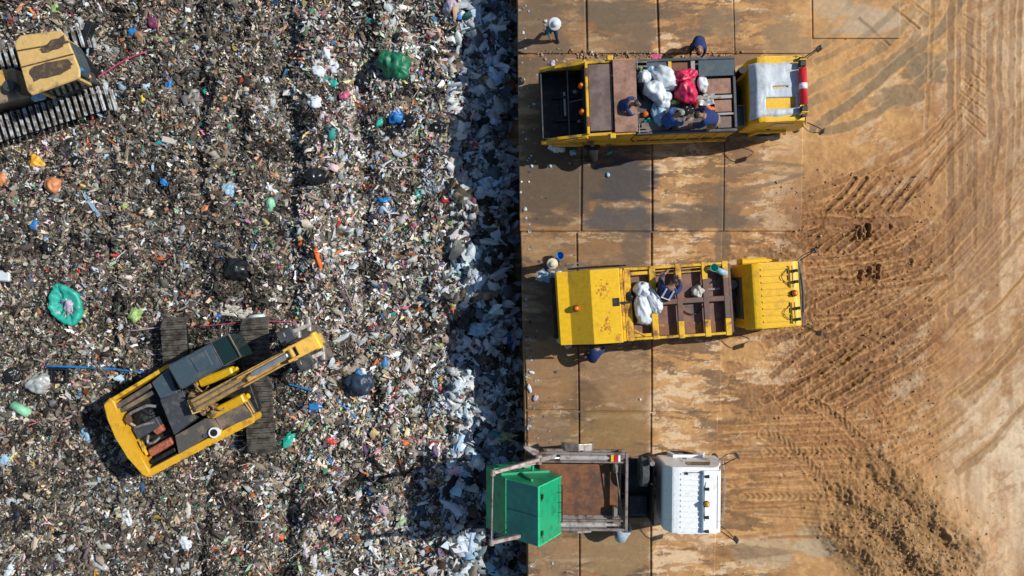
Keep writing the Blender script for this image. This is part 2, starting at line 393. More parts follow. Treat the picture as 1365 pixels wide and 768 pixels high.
# soft patches: px,py,rx,ry,colour,strength, noise seed
PATCH = [
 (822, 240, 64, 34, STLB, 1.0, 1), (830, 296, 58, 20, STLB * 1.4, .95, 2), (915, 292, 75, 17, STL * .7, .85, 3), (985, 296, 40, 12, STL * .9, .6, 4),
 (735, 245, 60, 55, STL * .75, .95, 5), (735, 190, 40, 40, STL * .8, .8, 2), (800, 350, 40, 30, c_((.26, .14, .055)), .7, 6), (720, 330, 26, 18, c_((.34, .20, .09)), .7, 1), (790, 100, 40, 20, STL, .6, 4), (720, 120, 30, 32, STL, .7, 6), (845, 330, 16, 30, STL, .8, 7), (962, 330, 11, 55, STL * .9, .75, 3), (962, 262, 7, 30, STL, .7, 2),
 (830, 20, 60, 20, GREYW * .62, .95, 1), (858, 55, 14, 22, STL, .75, 4), (960, 30, 26, 24, GREYW * .9, .7, 5), (925, 45, 22, 8, STL, .7, 6), (900, 12, 26, 12, STL, .55, 2),
 (722, 40, 40, 50, STL * 1.1, .8, 3), (845, 50, 30, 26, STL * 1.2, .7, 2), (1045, 55, 34, 34, GREYW * 1.1, .6, 7), (1105, 10, 26, 14, c_((.42, .34, .25)), .5, 1), (1160, 28, 45, 24, c_((.45, .36, .26)), .7, 5),
 (1232, 88, 34, 24, GREYW, .95, 2), (1205, 125, 30, 16, GREYW, .8, 6), (1185, 135, 24, 12, GREYW * 1.2, .7, 4),
 (735, 480, 34, 50, c_((.27, .15, .065)), .7, 1), (735, 575, 34, 26, STL * 1.5, .7, 2), (820, 575, 46, 30, c_((.24, .145, .055)), .8, 3), (820, 500, 44, 40, c_((.30, .18, .09)), .6, 4),
 (785, 525, 24, 16, DBR, .7, 5), (820, 735, 46, 34, c_((.26, .17, .08)), .8, 6), (738, 740, 34, 30, c_((.30, .19, .10)), .6, 7), (1000, 470, 40, 22, SAND, .7, 1), (1120, 500, 60, 34, RED_B * .72, .75, 3), (1180, 440, 50, 40, RED_B * .8, .7, 5), (1110, 300, 70, 30, RED_B * .85, .7, 2), (1090, 575, 60, 22, RED_B * .95, .6, 4), (1280, 470, 44, 44, RED_B * 1.1, .5, 6), (1300, 300, 30, 90, c_((.29, .165, .09)), .6, 1), (1020, 735, 40, 22, c_((.45, .36, .24)), .55, 2),
 (990, 735, 60, 10, DBR, .5, 3), (1085, 722, 28, 24, c_((.45, .36, .24)), .8, 6), (820, 400, 60, 60, STL, .5, 1), (735, 400, 34, 60, STL * .8, .6, 3),
]
def ground_fields(x, y, plates=False):
    """colour, height, roughness for world points"""
    X = x * 35 + 682.5; Y = 384 - y * 35
    n = fbm(x * .9, y * .9, 5, 1); n2 = fbm(x * 3.2, y * 3.2, 4, 2)
    col = lerp(np.tile(SAND, (len(x), 1)), np.tile(TAN, (len(x), 1)), sstep(.35, .65, n * .5 + n2 * .5))
    # dusty pale far right
    w = sstep(1205, 1330, X + (n - .5) * 160)
    pk = lerp(np.tile(c_((.37, .21, .11)), (len(x), 1)), np.tile(PALE, (len(x), 1)), sstep(.4, .62, fbm(x * 2.2, y * .35, 4, 3)))
    col = lerp(col, pk, w * .9)
    wp = np.exp(-(((X - 1350) / 75) ** 2 + ((Y - 610) / 110) ** 2)) + .8 * np.exp(-(((X - 1300) / 55) ** 2 + ((Y - 560) / 50) ** 2)) + .5 * np.exp(-(((X - 1345) / 40) ** 2 + ((Y - 60) / 90) ** 2))
    col = lerp(col, np.tile(WHITEY, (len(x), 1)), np.clip(wp, 0, 1) * sstep(.25, .6, fbm(x * 1.8, y * .9, 4, 4)))
    # churned red-brown zone
    zr = np.exp(-(((X - 1120) / 138) ** 4 + ((Y - 440) / 205) ** 4))
    zr = zr * sstep(.25, .55, fbm(x * .8 + 3, y * 1.1, 4, 5) + .12)
    col = lerp(col, np.tile(RED_B, (len(x), 1)), np.clip(zr * 1.15, 0, 1))
    col = lerp(col, np.tile(DBR * .8, (len(x), 1)), np.clip(zr, 0, 1) * sstep(.56, .64, fbm(x * 1.6 + y, y * 3.2 - x * 1.4, 6, 2, .7)) * .75)
    col = lerp(col, np.tile(SAND * 1.1, (len(x), 1)), np.clip(zr, 0, 1) * sstep(.60, .66, fbm(x * 1.6 + y + 4, y * 3.6 - x * 1.4, 6, 5, .7)) * .55)
    gz = sstep(1090, 1180, X); col = lerp(col, np.tile(RED_B * 1.1, (len(x), 1)), gz * sstep(.52, .62, fbm(x * 1.1 + y * .9, y * 2.4 - x * 1.6, 6, 3, .66)) * .5)
    col = lerp(col, np.tile(WHITEY * .95, (len(x), 1)), gz * sstep(.58, .66, fbm(x * .9 + y * .7 + 8, y * 2.2 - x * 1.5, 6, 1, .7)) * .5)
    # streaky dried mud, running left-right on and near the plates
    one = lambda c: np.tile(c, (len(x), 1))
    sx_ = sstep(1100, 985, X + (n - .5) * 90)
    wx = x + (fbm(x * 1.1, y * 1.1, 3, 2) - .5) * .8; wy = y + (fbm(x * 1.3 + 5, y * 1.3, 3, 4) - .5) * .25
    f1 = fbm(wx * .9, wy * 3.6, 6, 6, .72); f2 = fbm(wx * 1.0 + 9, wy * 4.6, 6, 2, .72); f3 = fbm(wx * 2.2, wy * 3.4, 6, 3, .7)
    zone = fbm(x * .45, y * .6, 3, 1)
    col = lerp(col, one(c_((.64, .475, .31))), sx_ * sstep(.535, .57, f2 + (zone - .5) * .5) * .8)
    col = lerp(col, one(DBR * 1.0), sx_ * sstep(.545, .575, f1 - (zone - .5) * .6) * .85)
    col = lerp(col, one(c_((.33, .175, .075))), sx_ * sstep(.54, .59, f3) * .7)
    left = sstep(872, 858, X)
    brown = lerp(one(c_((.20, .115, .05))), one(STL * .9), sstep(.42, .62, fbm(wx * .6, wy * 1.1, 5, 7)))
    brown = lerp(brown, one(c_((.46, .32, .19))), sstep(.565, .60, f2) * .75)
    brown = lerp(brown, one(c_((.30, .18, .08))), sstep(.50, .7, fbm(x * .5, y * .5, 3, 5)) * .6)
    brown = lerp(brown, one(STL * .7), sstep(.57, .60, f1) * .7)
    brown = lerp(brown, one(c_((.26, .12, .045))), sstep(.55, .60, f3) * .7)
    col = lerp(col, brown, left * .85)
    for (px, py, rx, ry, c, s, sd) in PATCH:
        m = np.abs(X - px) < rx * 2.2; m &= np.abs(Y - py) < ry * 2.2
        if not m.any(): continue
        d = ((X[m] - px) / rx) ** 2 + ((Y[m] - py) / ry) ** 2
        t = sstep(1.25, .55, d + (fbm(x[m] * 1.3, y[m] * 4, 5, sd) - .5) * 2.6) * s
        col[m] = lerp(col[m], np.tile(c, (m.sum(), 1)), t)
    # vertical dragging streaks at the far right
    vs = fbm(x * 7, y * .35, 4, 1)
    col *= (1 + (vs - .5)[:, None] * .32 * sstep(1230, 1280, X)[:, None])
    h = (n - .5) * .10 * sstep(960, 1060, X) + (n2 - .5) * .05 * sstep(1050, 1120, X)
    if plates: h = h * 0
    churn = np.clip(zr * 1.1, 0, 1)
    for (pts, wd, dep, c, s, tread) in TR:
        pa = np.array(pts, float)
        # smooth the polyline
        if len(pa) > 2:
            out = []
            for i in range(len(pa) - 1):
                a = pa[max(i - 1, 0)]; b = pa[i]; cc = pa[i + 1]; d = pa[min(i + 2, len(pa) - 1)]
                for k in range(4):
                    t = k / 4; out.append(.5 * (2 * b + (cc - a) * t + (2 * a - 5 * b + 4 * cc - d) * t * t + (3 * b - a - 3 * cc + d) * t ** 3))
            out.append(pa[-1]); pa = np.array(out)
        R_ = wd * 1.3
        m = (X > pa[:, 0].min() - R_) & (X < pa[:, 0].max() + R_) & (Y > pa[:, 1].min() - R_) & (Y < pa[:, 1].max() + R_)
        if not m.any(): continue
        idx = np.nonzero(m)[0]; xx = X[idx]; yy = Y[idx]
        best = np.full(len(idx), 1e9); sd = np.zeros(len(idx)); ss = np.zeros(len(idx)); s0 = 0
        for i in range(len(pa) - 1):
            a = pa[i]; b = pa[i + 1]; dv = b - a; L = np.hypot(*dv); u = dv / L
            t = (xx - a[0]) * u[0] + (yy - a[1]) * u[1]; tc = np.clip(t, 0, L)
            dx = xx - (a[0] + u[0] * tc); dy = yy - (a[1] + u[1] * tc); d = np.hypot(dx, dy)
            k = d < best; best[k] = d[k]; ss[k] = s0 + tc[k]; sd[k] = (u[0] * dy - u[1] * dx)[k]; s0 += L
        wob = (fbm(x[idx] * 3, y[idx] * 3, 3, 4) - .5) * wd * .55
        r = (np.abs(sd + wob) + (best > np.abs(sd) + .5) * 99) / (wd * .5)
        r = np.where(best > np.abs(sd) + .5, best / (wd * .5), r)
        brk = sstep(.26, .52, fbm(x[idx] * .9 + wd, y[idx] * .9, 3, int(wd) % 7))
        inside = sstep(1.25, .7, r) * (.25 + .75 * brk)
        ridge = np.exp(-(((r - 1.12) * wd * .5) / 1.2) ** 2) * (.15 + .85 * brk)
        fade = 1 - (.6 * sstep(1235, 1310, xx) if pts[0][0] < 1200 else 0)
        inside = inside * fade; ridge = ridge * fade
        col[idx] = lerp(col[idx], np.tile(c, (len(idx), 1)), inside * s)
        if not plates or dep == 0:
            if dep:
                lump = fbm(x[idx] * 9, y[idx] * 9, 3, 5)
                h[idx] += -dep * .85 * inside + ridge * dep * (.0 + 1.3 * lump)
                col[idx] = lerp(col[idx], np.tile(SAND * 1.12, (len(idx), 1)), np.clip(ridge * .8 * lump, 0, 1) * brk)
            if tread:
                tt = np.sin(ss * 2 * PI / 8.0 + np.abs(sd) * .9)
                h[idx] += sstep(-.2, .4, tt) * .045 * inside
    # clods in the churned zone and the mound
    a = R(-42); U = (X - 1190) * math.cos(a) - (Y - 712) * math.sin(a); Vv = (X - 1190) * math.sin(a) + (Y - 712) * math.cos(a)
    # long axis runs down to the right
    U = (X - 1205) * .72 + (Y - 715) * .70; Vv = -(X - 1205) * .70 + (Y - 715) * .72
    mo = np.exp(-((U / 108) ** 4 + (Vv / 80) ** 4)) * sstep(.15, .5, fbm(x * .9, y * .9, 4, 3) + .16)
    if not plates:
        cl = fbm(x * 5, y * 5, 4, 6); cl2 = np.abs(vnoise(x * 11, y * 11, 3) - .5) * 2
        h += churn * ((cl - .5) * .10 + (cl2 - .4) * .045)
        dn = fbm(x * 1.2 + y * 1.1, (x - y) * .0 + (y + x) * .3, 3, 2)
        h += mo * (.60 + (fbm(x * 1.6, y * 1.6, 5, 1) - .5) * .50 + (cl - .5) * .20 + (cl2 - .4) * .05 + .12 * np.sin(Vv / 9.5 + 3 * n))
        h += (vs - .5) * .014 * sstep(1230, 1290, X)
        h += (fbm(x * 6, y * 6, 4, 2) - .5) * (.022 + .07 * mo)
    col = lerp(col, np.tile(c_((.25, .14, .055)), (len(x), 1)), mo * (.55 + .4 * sstep(.4, .6, fbm(x * 2.5, y * 2.5, 4, 4))))
    fine = fbm(x * 11, y * 11, 3, 7)
    col *= (.82 + .36 * fine)[:, None]
    lum = col.mean(1)
    rough = np.clip(.45 + lum * 1.6, .5, .95)
    return np.clip(col, .01, .9), h, rough

def nonuni(lo, hi, step, far):
    c = list(np.arange(lo, hi + step * .5, step)); a = []; d = step * 3; p = lo
    while p > -far: p -= d; a.append(p); d *= 1.5
    b = []; d = step * 3; p = hi
    while p < far: p += d; b.append(p); d *= 1.5
    return np.array(a[::-1] + c + b)
GM = attrmat('dried_mud', .85, 70, .82, 1.16, .35, .25, True)
# ground sheet: right of the pit edge at 0, the pit floor under the trash at -3.2
xs = nonuni(.02, 21.8, .036, 450); ys = nonuni(-13, 13, .038, 450)
k0 = np.searchsorted(xs, .02)
xs = np.concatenate([xs[:k0], [-.004, 0.0], xs[k0:]])
gx, gy = np.meshgrid(xs, ys); X_ = gx.ravel(); Y_ = gy.ravel()
xw = X_ + edge_x(Y_)
col, h, rough = ground_fields(xw, Y_)
h[X_ < -.002] = -3.2
far = (np.abs(Y_) > 13.2) | (xw > 24)
h = np.where(far & (X_ >= 0), (fbm(xw * .3, Y_ * .3, 3, 1) - .5) * .15, h)
# the soil is laid flat under the plates
px_ = xw * 35 + 682.5
fl = sstep(1075, 1050, px_); py_ = 384 - Y_ * 35
fl = np.where(py_ > 309, sstep(968, 945, px_), fl); fl = np.where(py_ < 52, sstep(1215, 1190, px_), fl)
h = np.where(X_ >= 0, h * (1 - fl) - .012 * fl, h)
ground = np_mesh('ground', np.stack([xw, Y_, h], 1), grid_faces(len(xs), len(ys)), GM, col, rough, True)
tag(ground, kind='structure')

# steel plates (corner pixels)
plates = [
 ([(690, -45), (779, -45), (781, 71), (690, 71)], 'mud smeared steel plate at the pit edge, under the worker in the pale blue hat'),
 ([(782, -45), (873, -45), (877, 71), (784, 71)], 'grey banded steel plate, second from the pit edge in the top row'),
 ([(876, -45), (976, -45), (979, 71), (880, 71)], 'flaking mud covered steel plate above the middle of the upper yellow truck'),
 ([(977, -45), (1081, -45), (1083, 71), (980, 71)], 'sand covered steel plate in the top row, above the upper truck cab'),
 ([(1083, -45), (1200, -45), (1200, 51), (1084, 51)], 'rightmost top plate, pale with grey wheel marks and its lower edge showing above the mirror'),
 ([(690, 73), (775, 73), (773, 308), (693, 308)], 'dark steel plate at the pit edge under the open hopper of the upper truck'),
 ([(778, 73), (867, 73), (868, 308), (776, 308)], 'steel plate with black blue wet stains, second from the pit edge below the upper truck'),
 ([(870, 73), (966, 73), (964, 308), (871, 308)], 'tan streaked steel plate under the sack load of the upper truck'),
 ([(967, 73), (1072, 73), (1068, 308), (965, 308)], 'sandy steel plate with curved dark tyre marks under the upper truck cab'),
 ([(694, 310), (768, 310), (771, 546), (703, 546)], 'orange brown steel plate at the pit edge under the back of the middle truck'),
 ([(770, 310), (867, 310), (868, 548), (773, 548)], 'brown steel plate under the yellow rear box of the middle truck'),
 ([(870, 310), (962, 310), (961, 549), (870, 549)], 'streaked tan steel plate under the rusty rack of the middle truck'),
 ([(703, 548), (771, 548), (772, 815), (704, 815)], 'steel plate at the pit edge under the tipped green container'),
 ([(773, 550), (867, 550), (866, 815), (774, 815)], 'damp olive brown steel plate under the rusty bed of the skip lorry'),
 ([(869, 551), (957, 551), (952, 815), (869, 815)], 'tan steel plate under the white cab, in the bottom row'),
]
PM = attrmat('muddy_steel_plate', .6, 55, .86, 1.12, .15, .4, True)
for i, (cs, lab) in enumerate(plates):
    c4 = [P(a, b, .04) for a, b in cs]
    w = max((c4[1] - c4[0]).length, .1); hh = (c4[0] - c4[3]).length
    nx = int(w / .038); ny = int(hh / .038)
    u, v = np.meshgrid(np.linspace(0, 1, nx), np.linspace(0, 1, ny)); u = u.ravel(); v = v.ravel()
    A, B, Cc, D = [np.array(c4[k][:2]) for k in (3, 2, 1, 0)]
    pt = (A * (1 - u)[:, None] + B * u[:, None]) * (1 - v)[:, None] + (D * (1 - u)[:, None] + Cc * u[:, None]) * v[:, None]
    ce = pt.mean(0)
    col, h, rough = ground_fields(pt[:, 0], pt[:, 1], True)
    zt = .034 + .006 * (i % 3) + (i % 2) * .004 + (fbm(pt[:, 0] * 2, pt[:, 1] * 4, 4, 3) - .5) * .008 + (fbm(pt[:, 0] * 9, pt[:, 1] * 14, 3, 5) - .5) * .006
    V = np.stack([pt[:, 0] - ce[0], pt[:, 1] - ce[1], zt], 1)
    # rim going down
    F = grid_faces(nx, ny); idx = np.arange(nx * ny).reshape(ny, nx)
    ring = np.concatenate([idx[0, :], idx[1:, -1], idx[-1, -2::-1], idx[-2:0:-1, 0]])
    V2 = V[ring].copy(); V2[:, 2] = -.006; n0 = len(V); nr = len(ring); r_ = np.arange(nr)
    F2 = np.stack([ring, n0 + r_, n0 + (r_ + 1) % nr, np.roll(ring, -1)], 1)
    o = np_mesh('steel_plate', np.concatenate([V, V2]), np.concatenate([F, F2]), PM, np.concatenate([col, col[ring] * .6]), np.concatenate([rough, rough[ring]]), True)
    o.location = (ce[0], ce[1], 0)
    tag(o, lab, 'steel plate', 'steel plates laid along the pit edge')

# ------------------------------------------------------------------ trash surface
RUTS = [(379, 19, .52), (268, 10, .30), (322, 9, .2), (150, 9, .2), (488, 11, .28), (560, 12, .2)]
def th(x, y):
    x = np.asarray(x, float); y = np.asarray(y, float)
    X = x * 32.8 + 682.5; Y = 384 - y * 32.8
    h = PIT + (fbm(x * .35, y * .35, 4, 1) - .5) * .55 + (fbm(x * 1.3, y * 1.3, 4, 2) - .5) * .38
    for (rx, w, d) in RUTS:
        cx = rx + (fbm(y * .35, y * 0 + rx, 3, 3) - .5) * 34
        s = np.exp(-((X - cx) / w) ** 2)
        h = h - d * s * (.35 + .9 * vnoise(y * .6, y * 0 + rx * .1, 4)) + .25 * d * np.exp(-((X - cx - 2.1 * w) / w) ** 2)
    # cleat marks of the crawler tracks, upper left and around
    cm = sstep(.45, .6, fbm(x * .25 + 4, y * .25, 2, 5)) * sstep(430, 340, X)
    h = h + cm * .085 * np.sin((x * .93 - y * .36) * 2 * PI / .42 + 2.5 * fbm(x * .7, y * .7, 2, 6)) * sstep(.35, .6, vnoise(x * .5, y * 1.3, 1))
    # trench right under the plates
    ex = edge_x(y); d = ex - x
    h = h - 1.0 * sstep(1.0, .3, d + .5 * (fbm(y * .8, x * .8, 3, 4) - .5)) - .50 * sstep(3.6, 1.6, d) + 2.3 * sstep(4.6, 2.2, d) * sstep(.5, 1.8, d) * (fbm(y * .8, x * .6, 3, 7) - .45)
    # machines stand on trodden ground
    for (mx, my, r) in ((-11.6, -3.9, 3.3), (-19.4, 8.1, 3.2)):
        k = sstep(r + 1.0, r - .4, np.hypot(x - mx, y - my)); h = h * (1 - k) + (PIT + (fbm(x * 1.5, y * 1.5, 3, 2) - .5) * .12) * k
    return h
def th1(x, y): return float(th(np.array([x]), np.array([y]))[0])
PAL = c_([S(200, 190, 175), S(225, 222, 218), S(170, 158, 140), S(140, 128, 110), S(116, 105, 90), S(96, 87, 74), S(78, 70, 60), S(60, 54, 46), S(205, 185, 160), S(40, 37, 34),
          S(190, 150, 120), S(170, 120, 90), S(60, 110, 165), S(170, 55, 50), S(70, 130, 90), S(205, 175, 80), S(205, 120, 150), S(215, 115, 50), S(40, 140, 135), S(110, 80, 120), S(165, 195, 215), S(215, 180, 190), S(175, 205, 170), S(222, 205, 150), S(235, 240, 245)])
W_OLD = c_([9, 6, 13, 17, 18, 14, 11, 8, 6, 8, 4, 3, .9, .8, .8, .6, .5, .5, .6, .5, 2.5, 1.6, 1.2, 1.5, 3.5]); W_NEW = c_([16, 17, 12, 6, 3, 2, 3, 4, 7, 10, 2, 1, 6, 1.0, 1.0, .6, .8, .5, 2.5, 1.4, 14, 3, 3, 2, 9])
W_MID = c_([18, 15, 16, 15, 11, 8, 6, 5, 12, 7, 5, 3, 2.0, 1.9, 1.4, 1.5, 1.5, 1.2, 1.3, 1.0, 5, 4.5, 2.5, 3, 12])
W_DRT = c_([5, 4, 6, 12, 18, 22, 20, 14, 3, 12, 1, 1, .4, .3, .2, .2, .1, .1, .2, .2, 1, .6, .6, .8, 2])
def pick(rs, X, x, y):
    n = len(X); r = rs.rand(n); k = fbm(x * .5, y * .5, 4, 3); k_ = 0; k2 = fbm(x * .9 + 7, y * .6, 4, 6)
    zone = np.zeros(n, int)                                   # old
    zone[(X > 385 + (k - .5) * 200) & (rs.rand(n) < .85)] = 1 # mid
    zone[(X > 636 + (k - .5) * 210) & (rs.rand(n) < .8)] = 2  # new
    zone[(k2 > .56 + .12 * rs.rand(n)) & (zone < 2)] = 3
    out = np.zeros(n, int)
    for z, w in enumerate((W_OLD, W_MID, W_NEW, W_DRT)):
        m = zone == z; cw = np.cumsum(w / w.sum()); out[m] = np.searchsorted(cw, r[m])
    br = .55 + .72 * rs.rand(n); br = np.where(rs.rand(n) < .16, br * .4, br)
    c = PAL[np.clip(out, 0, len(PAL) - 1)] * br[:, None]
    ed = edge_x(y) - x; fr = (ed < 2.6 + (k2 - .5) * 5) & (rs.rand(n) < .5); c = np.where(fr[:, None], c_((.46, .56, .66)) * (.6 + .7 * rs.rand(n))[:, None], c); dk = fbm(x * .8, y * .8, 4, 2); c = c * (1 - .80 * ((dk > .63) & (rs.rand(n) < .75)))[:, None]; c = c * (1 - .72 * ((zone == 2) & (fbm(x * 1.4, y * 1.4, 3, 5) > .575)))[:, None]; c = c * (1 - .10 * sstep(420, 330, X))[:, None]; gq = c.mean(1, keepdims=True); c = np.where(np.ptp(c, axis=1)[:, None] < .12, c * .8 + gq * .2 * c_((.98, 1.0, 1.03)), c)  # extra blue-white bag colours by the edge also brighten the shaded strip
    g_ = c.mean(1, keepdims=True); c = np.where((zone == 2)[:, None] & (g_ > .2), c * c_((.86, 1.0, 1.14)), c)  # blue sky fill of the shade tinted into pale refuse here
    return np.clip(c * (1 + (rs.rand(n, 3) - .5) * .14), 0, .85), zone
rs = np.random.RandomState(3)
xs = nonuni(-22.6, -.05, .05, 430); xs = xs[xs < .0001]; ys = nonuni(-12.8, 12.8, .05, 430)
xs = np.append(xs, 0.0)
gx, gy = np.meshgrid(xs, ys); X_ = gx.ravel(); Y_ = gy.ravel(); xw = X_ + edge_x(Y_)
h = th(xw, Y_); near = (xw > -23) & (np.abs(Y_) < 13)
h = h + np.where(near, (rs.rand(len(h)) - .5) * .07 + (vnoise(xw * 7, Y_ * 7, 2) - .5) * .12, 0)
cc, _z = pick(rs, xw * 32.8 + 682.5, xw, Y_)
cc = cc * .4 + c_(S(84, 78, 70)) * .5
V = [np.stack([xw, Y_, h], 1)]; F = [grid_faces(len(xs), len(ys))]; K = [cc]; nv = len(h)
def scatter(n, lo, hi, xr, yr, tmpl, faces, crumple, asp, lift, sd, bag=False):
    global nv
    rs = np.random.RandomState(sd)
    x = rs.uniform(xr[0], xr[1], n); y = rs.uniform(yr[0], yr[1], n)
    keep = x < edge_x(y) - .18; x = x[keep]; y = y[keep]; n = len(x)
    X = x * 32.8 + 682.5
    c, zone = pick(rs, X, x, y)
    s = lo * (hi / lo) ** (rs.rand(n) ** 2.0)
    s = s * np.where(zone == 2, 1.4, np.where(zone == 1, 1.1, np.where(zone == 3, .8, .95)))
    if bag:
        w_ = rs.rand(n); c = np.where(w_[:, None] < .28, c * .22, c); c = np.where((w_[:, None] > .62) & (zone[:, None] > 0), c * .3 + c_((.40, .44, .47)), c)
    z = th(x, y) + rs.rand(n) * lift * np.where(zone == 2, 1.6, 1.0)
    t = np.tile(tmpl[None], (n, 1, 1)) + (rs.rand(n, *tmpl.shape) - .5) * crumple
    a = np.exp((rs.rand(n) - .5) * asp)
    t[:, :, 0] *= (s * a)[:, None]; t[:, :, 1] *= (s / a)[:, None]; t[:, :, 2] *= s[:, None]
    # tilt then spin
    tx = rs.normal(0, .36, n); ty = rs.normal(0, .36, n); az = rs.rand(n) * 2 * PI
    cx, sx = np.cos(tx)[:, None], np.sin(tx)[:, None]; yv = t[:, :, 1] * cx - t[:, :, 2] * sx; zv = t[:, :, 1] * sx + t[:, :, 2] * cx
    cy, sy = np.cos(ty)[:, None], np.sin(ty)[:, None]; xv = t[:, :, 0] * cy + zv * sy; zv = -t[:, :, 0] * sy + zv * cy
    ca, sa = np.cos(az)[:, None], np.sin(az)[:, None]
    V.append(np.stack([xv * ca - yv * sa + x[:, None], xv * sa + yv * ca + y[:, None], zv + z[:, None]], 2).reshape(-1, 3))
    m = tmpl.shape[0]; F.append((faces[None] + (np.arange(n) * m)[:, None, None]).reshape(-1, 4) + nv)
    K.append(np.repeat(c, m, 0)); nv += n * m
g3 = np.array([[i, j, 0] for j in (-.5, 0, .5) for i in (-.5, 0, .5)], float); f3 = c_([[0, 1, 4, 3], [1, 2, 5, 4], [3, 4, 7, 6], [4, 5, 8, 7]])
# closed little lump: cube with its corners pushed about
cb = np.array([[-.45, -.45, -.3], [.45, -.45, -.3], [.45, .45, -.3], [-.45, .45, -.3], [-.4, -.4, .35], [.4, -.4, .35], [.4, .4, .35], [-.4, .4, .35]])
fb = c_([[0, 3, 2, 1], [4, 5, 6, 7], [0, 1, 5, 4], [1, 2, 6, 5], [2, 3, 7, 6], [3, 0, 4, 7]])
# crumpled bag: 4x4 patch domed in the middle
g4 = np.array([[i / 3 - .5, j / 3 - .5, .32 if (0 < i < 3 and 0 < j < 3) else -.12] for j in range(4) for i in range(4)], float)
f4 = grid_faces(4, 4)
FRX = (-22.0, .6); FRY = (-12.6, 12.6)
scatter(150000, .05, .24, FRX, FRY, g3, f3, .62, 1.7, .12, 21)
scatter(40000, .03, .14, FRX, FRY, cb, fb, .5, 1.3, .12, 22)
scatter(7000, .12, .40, FRX, FRY, g4, f4, .48, 1.4, .10, 23, True)
scatter(9000, .12, .46, (-2.5, .5), FRY, g4, f4, .42, 1.2, .22, 24, True)
scatter(3500, .06, .24, FRX, FRY, g3, f3, .25, 4.0, .14, 25)
for k, (xr, yr) in enumerate((((-34, -22), (-20, 20)), ((-22, .5), (12.6, 20)), ((-22, .5), (-20, -12.6)))):
    scatter(9000, .12, .45, xr, yr, g4, f4, .35, .9, .08, 26 + k)
TM = attrmat('mixed_refuse', .6, 35, .7, 1.25, .4, .4)
trash = np_mesh('trash', np.concatenate(V), np.concatenate(F), TM, np.concatenate(K))
tag(trash, 'mass of mixed household refuse filling the landfill pit', kind='stuff')

V = []; F = []; K = []; nv = 0
rs = np.random.RandomState(77); n = 170
y = rs.uniform(-12, 12, n); x = edge_x(y) + .05 + rs.exponential(.35, n); s_ = .025 * (4 ** rs.rand(n)); t = np.tile(g3[None], (n, 1, 1)) + (rs.rand(n, 9, 3) - .5) * .5; t *= s_[:, None, None]
V = np.stack([t[:, :, 0] + x[:, None], t[:, :, 1] + y[:, None], np.abs(t[:, :, 2]) + .052], 2).reshape(-1, 3); F = (f3[None] + (np.arange(n) * 9)[:, None, None]).reshape(-1, 4)
c, _z = pick(rs, np.full(n, 700.), x, y); o = np_mesh('litter_scraps', V, F, TM, np.repeat(c * .9, 9, 0)); tag(o, 'tiny litter scraps blown onto the lip of the steel plates', kind='stuff')
# soil clods on the mound and along the plate joint
V = []; F = []; K = []; nv = 0
def clods(n, fx, lo, hi, col, sd):
    global nv
    rs = np.random.RandomState(sd); X, Y = fx(rs, n); x = (X - 682.5) / 35; y = (384 - Y) / 35
    _, hh, _ = ground_fields(x, y); px_ = X
    hh = np.where((px_ < 1075) & (Y < 309), .04, hh)
    s = lo * (hi / lo) ** (rs.rand(n) ** 3); t = np.tile(cb[None], (n, 1, 1)) + (rs.rand(n, 8, 3) - .5) * .4
    t *= s[:, None, None]; az = rs.rand(n) * 6.3; ca, sa = np.cos(az)[:, None], np.sin(az)[:, None]
    V.append(np.stack([t[:, :, 0] * ca - t[:, :, 1] * sa + x[:, None], t[:, :, 0] * sa + t[:, :, 1] * ca + y[:, None], t[:, :, 2] + (hh + s * .2)[:, None]], 2).reshape(-1, 3))
    F.append((fb[None] + (np.arange(n) * 8)[:, None, None]).reshape(-1, 4) + nv); nv += n * 8
    c = c_(col) * (.6 + .8 * rs.rand(n))[:, None]; w = rs.rand(n) < .06; c[w] = (.5, .42, .3); K.append(np.repeat(c, 8, 0))
def fx_mound(rs, n):
    U = rs.normal(0, 50, n); W = rs.normal(0, 34, n); return 1195 + U * .72 - W * .70, 712 + U * .70 + W * .72
clods(2300, fx_mound, .02, .08, (.38, .235, .115), 1)
clods(260, lambda rs, n: (rs.uniform(715, 990, n), 74 + rs.normal(0, 4, n)), .03, .12, (.30, .21, .14), 2)
clods(1500, lambda rs, n: (rs.uniform(1030, 1250, n), rs.uniform(225, 640, n)), .02, .075, (.34, .19, .09), 3)
clods(300, lambda rs, n: (rs.uniform(960, 1360, n), rs.uniform(0, 768, n)), .015, .05, (.42, .27, .14), 4)
o = np_mesh('soil_clods', np.concatenate(V), np.concatenate(F), attrmat('soil_clod', .9), np.concatenate(K))
tag(o, 'loose brown soil clods strewn over the mound and rutted mud', kind='stuff')
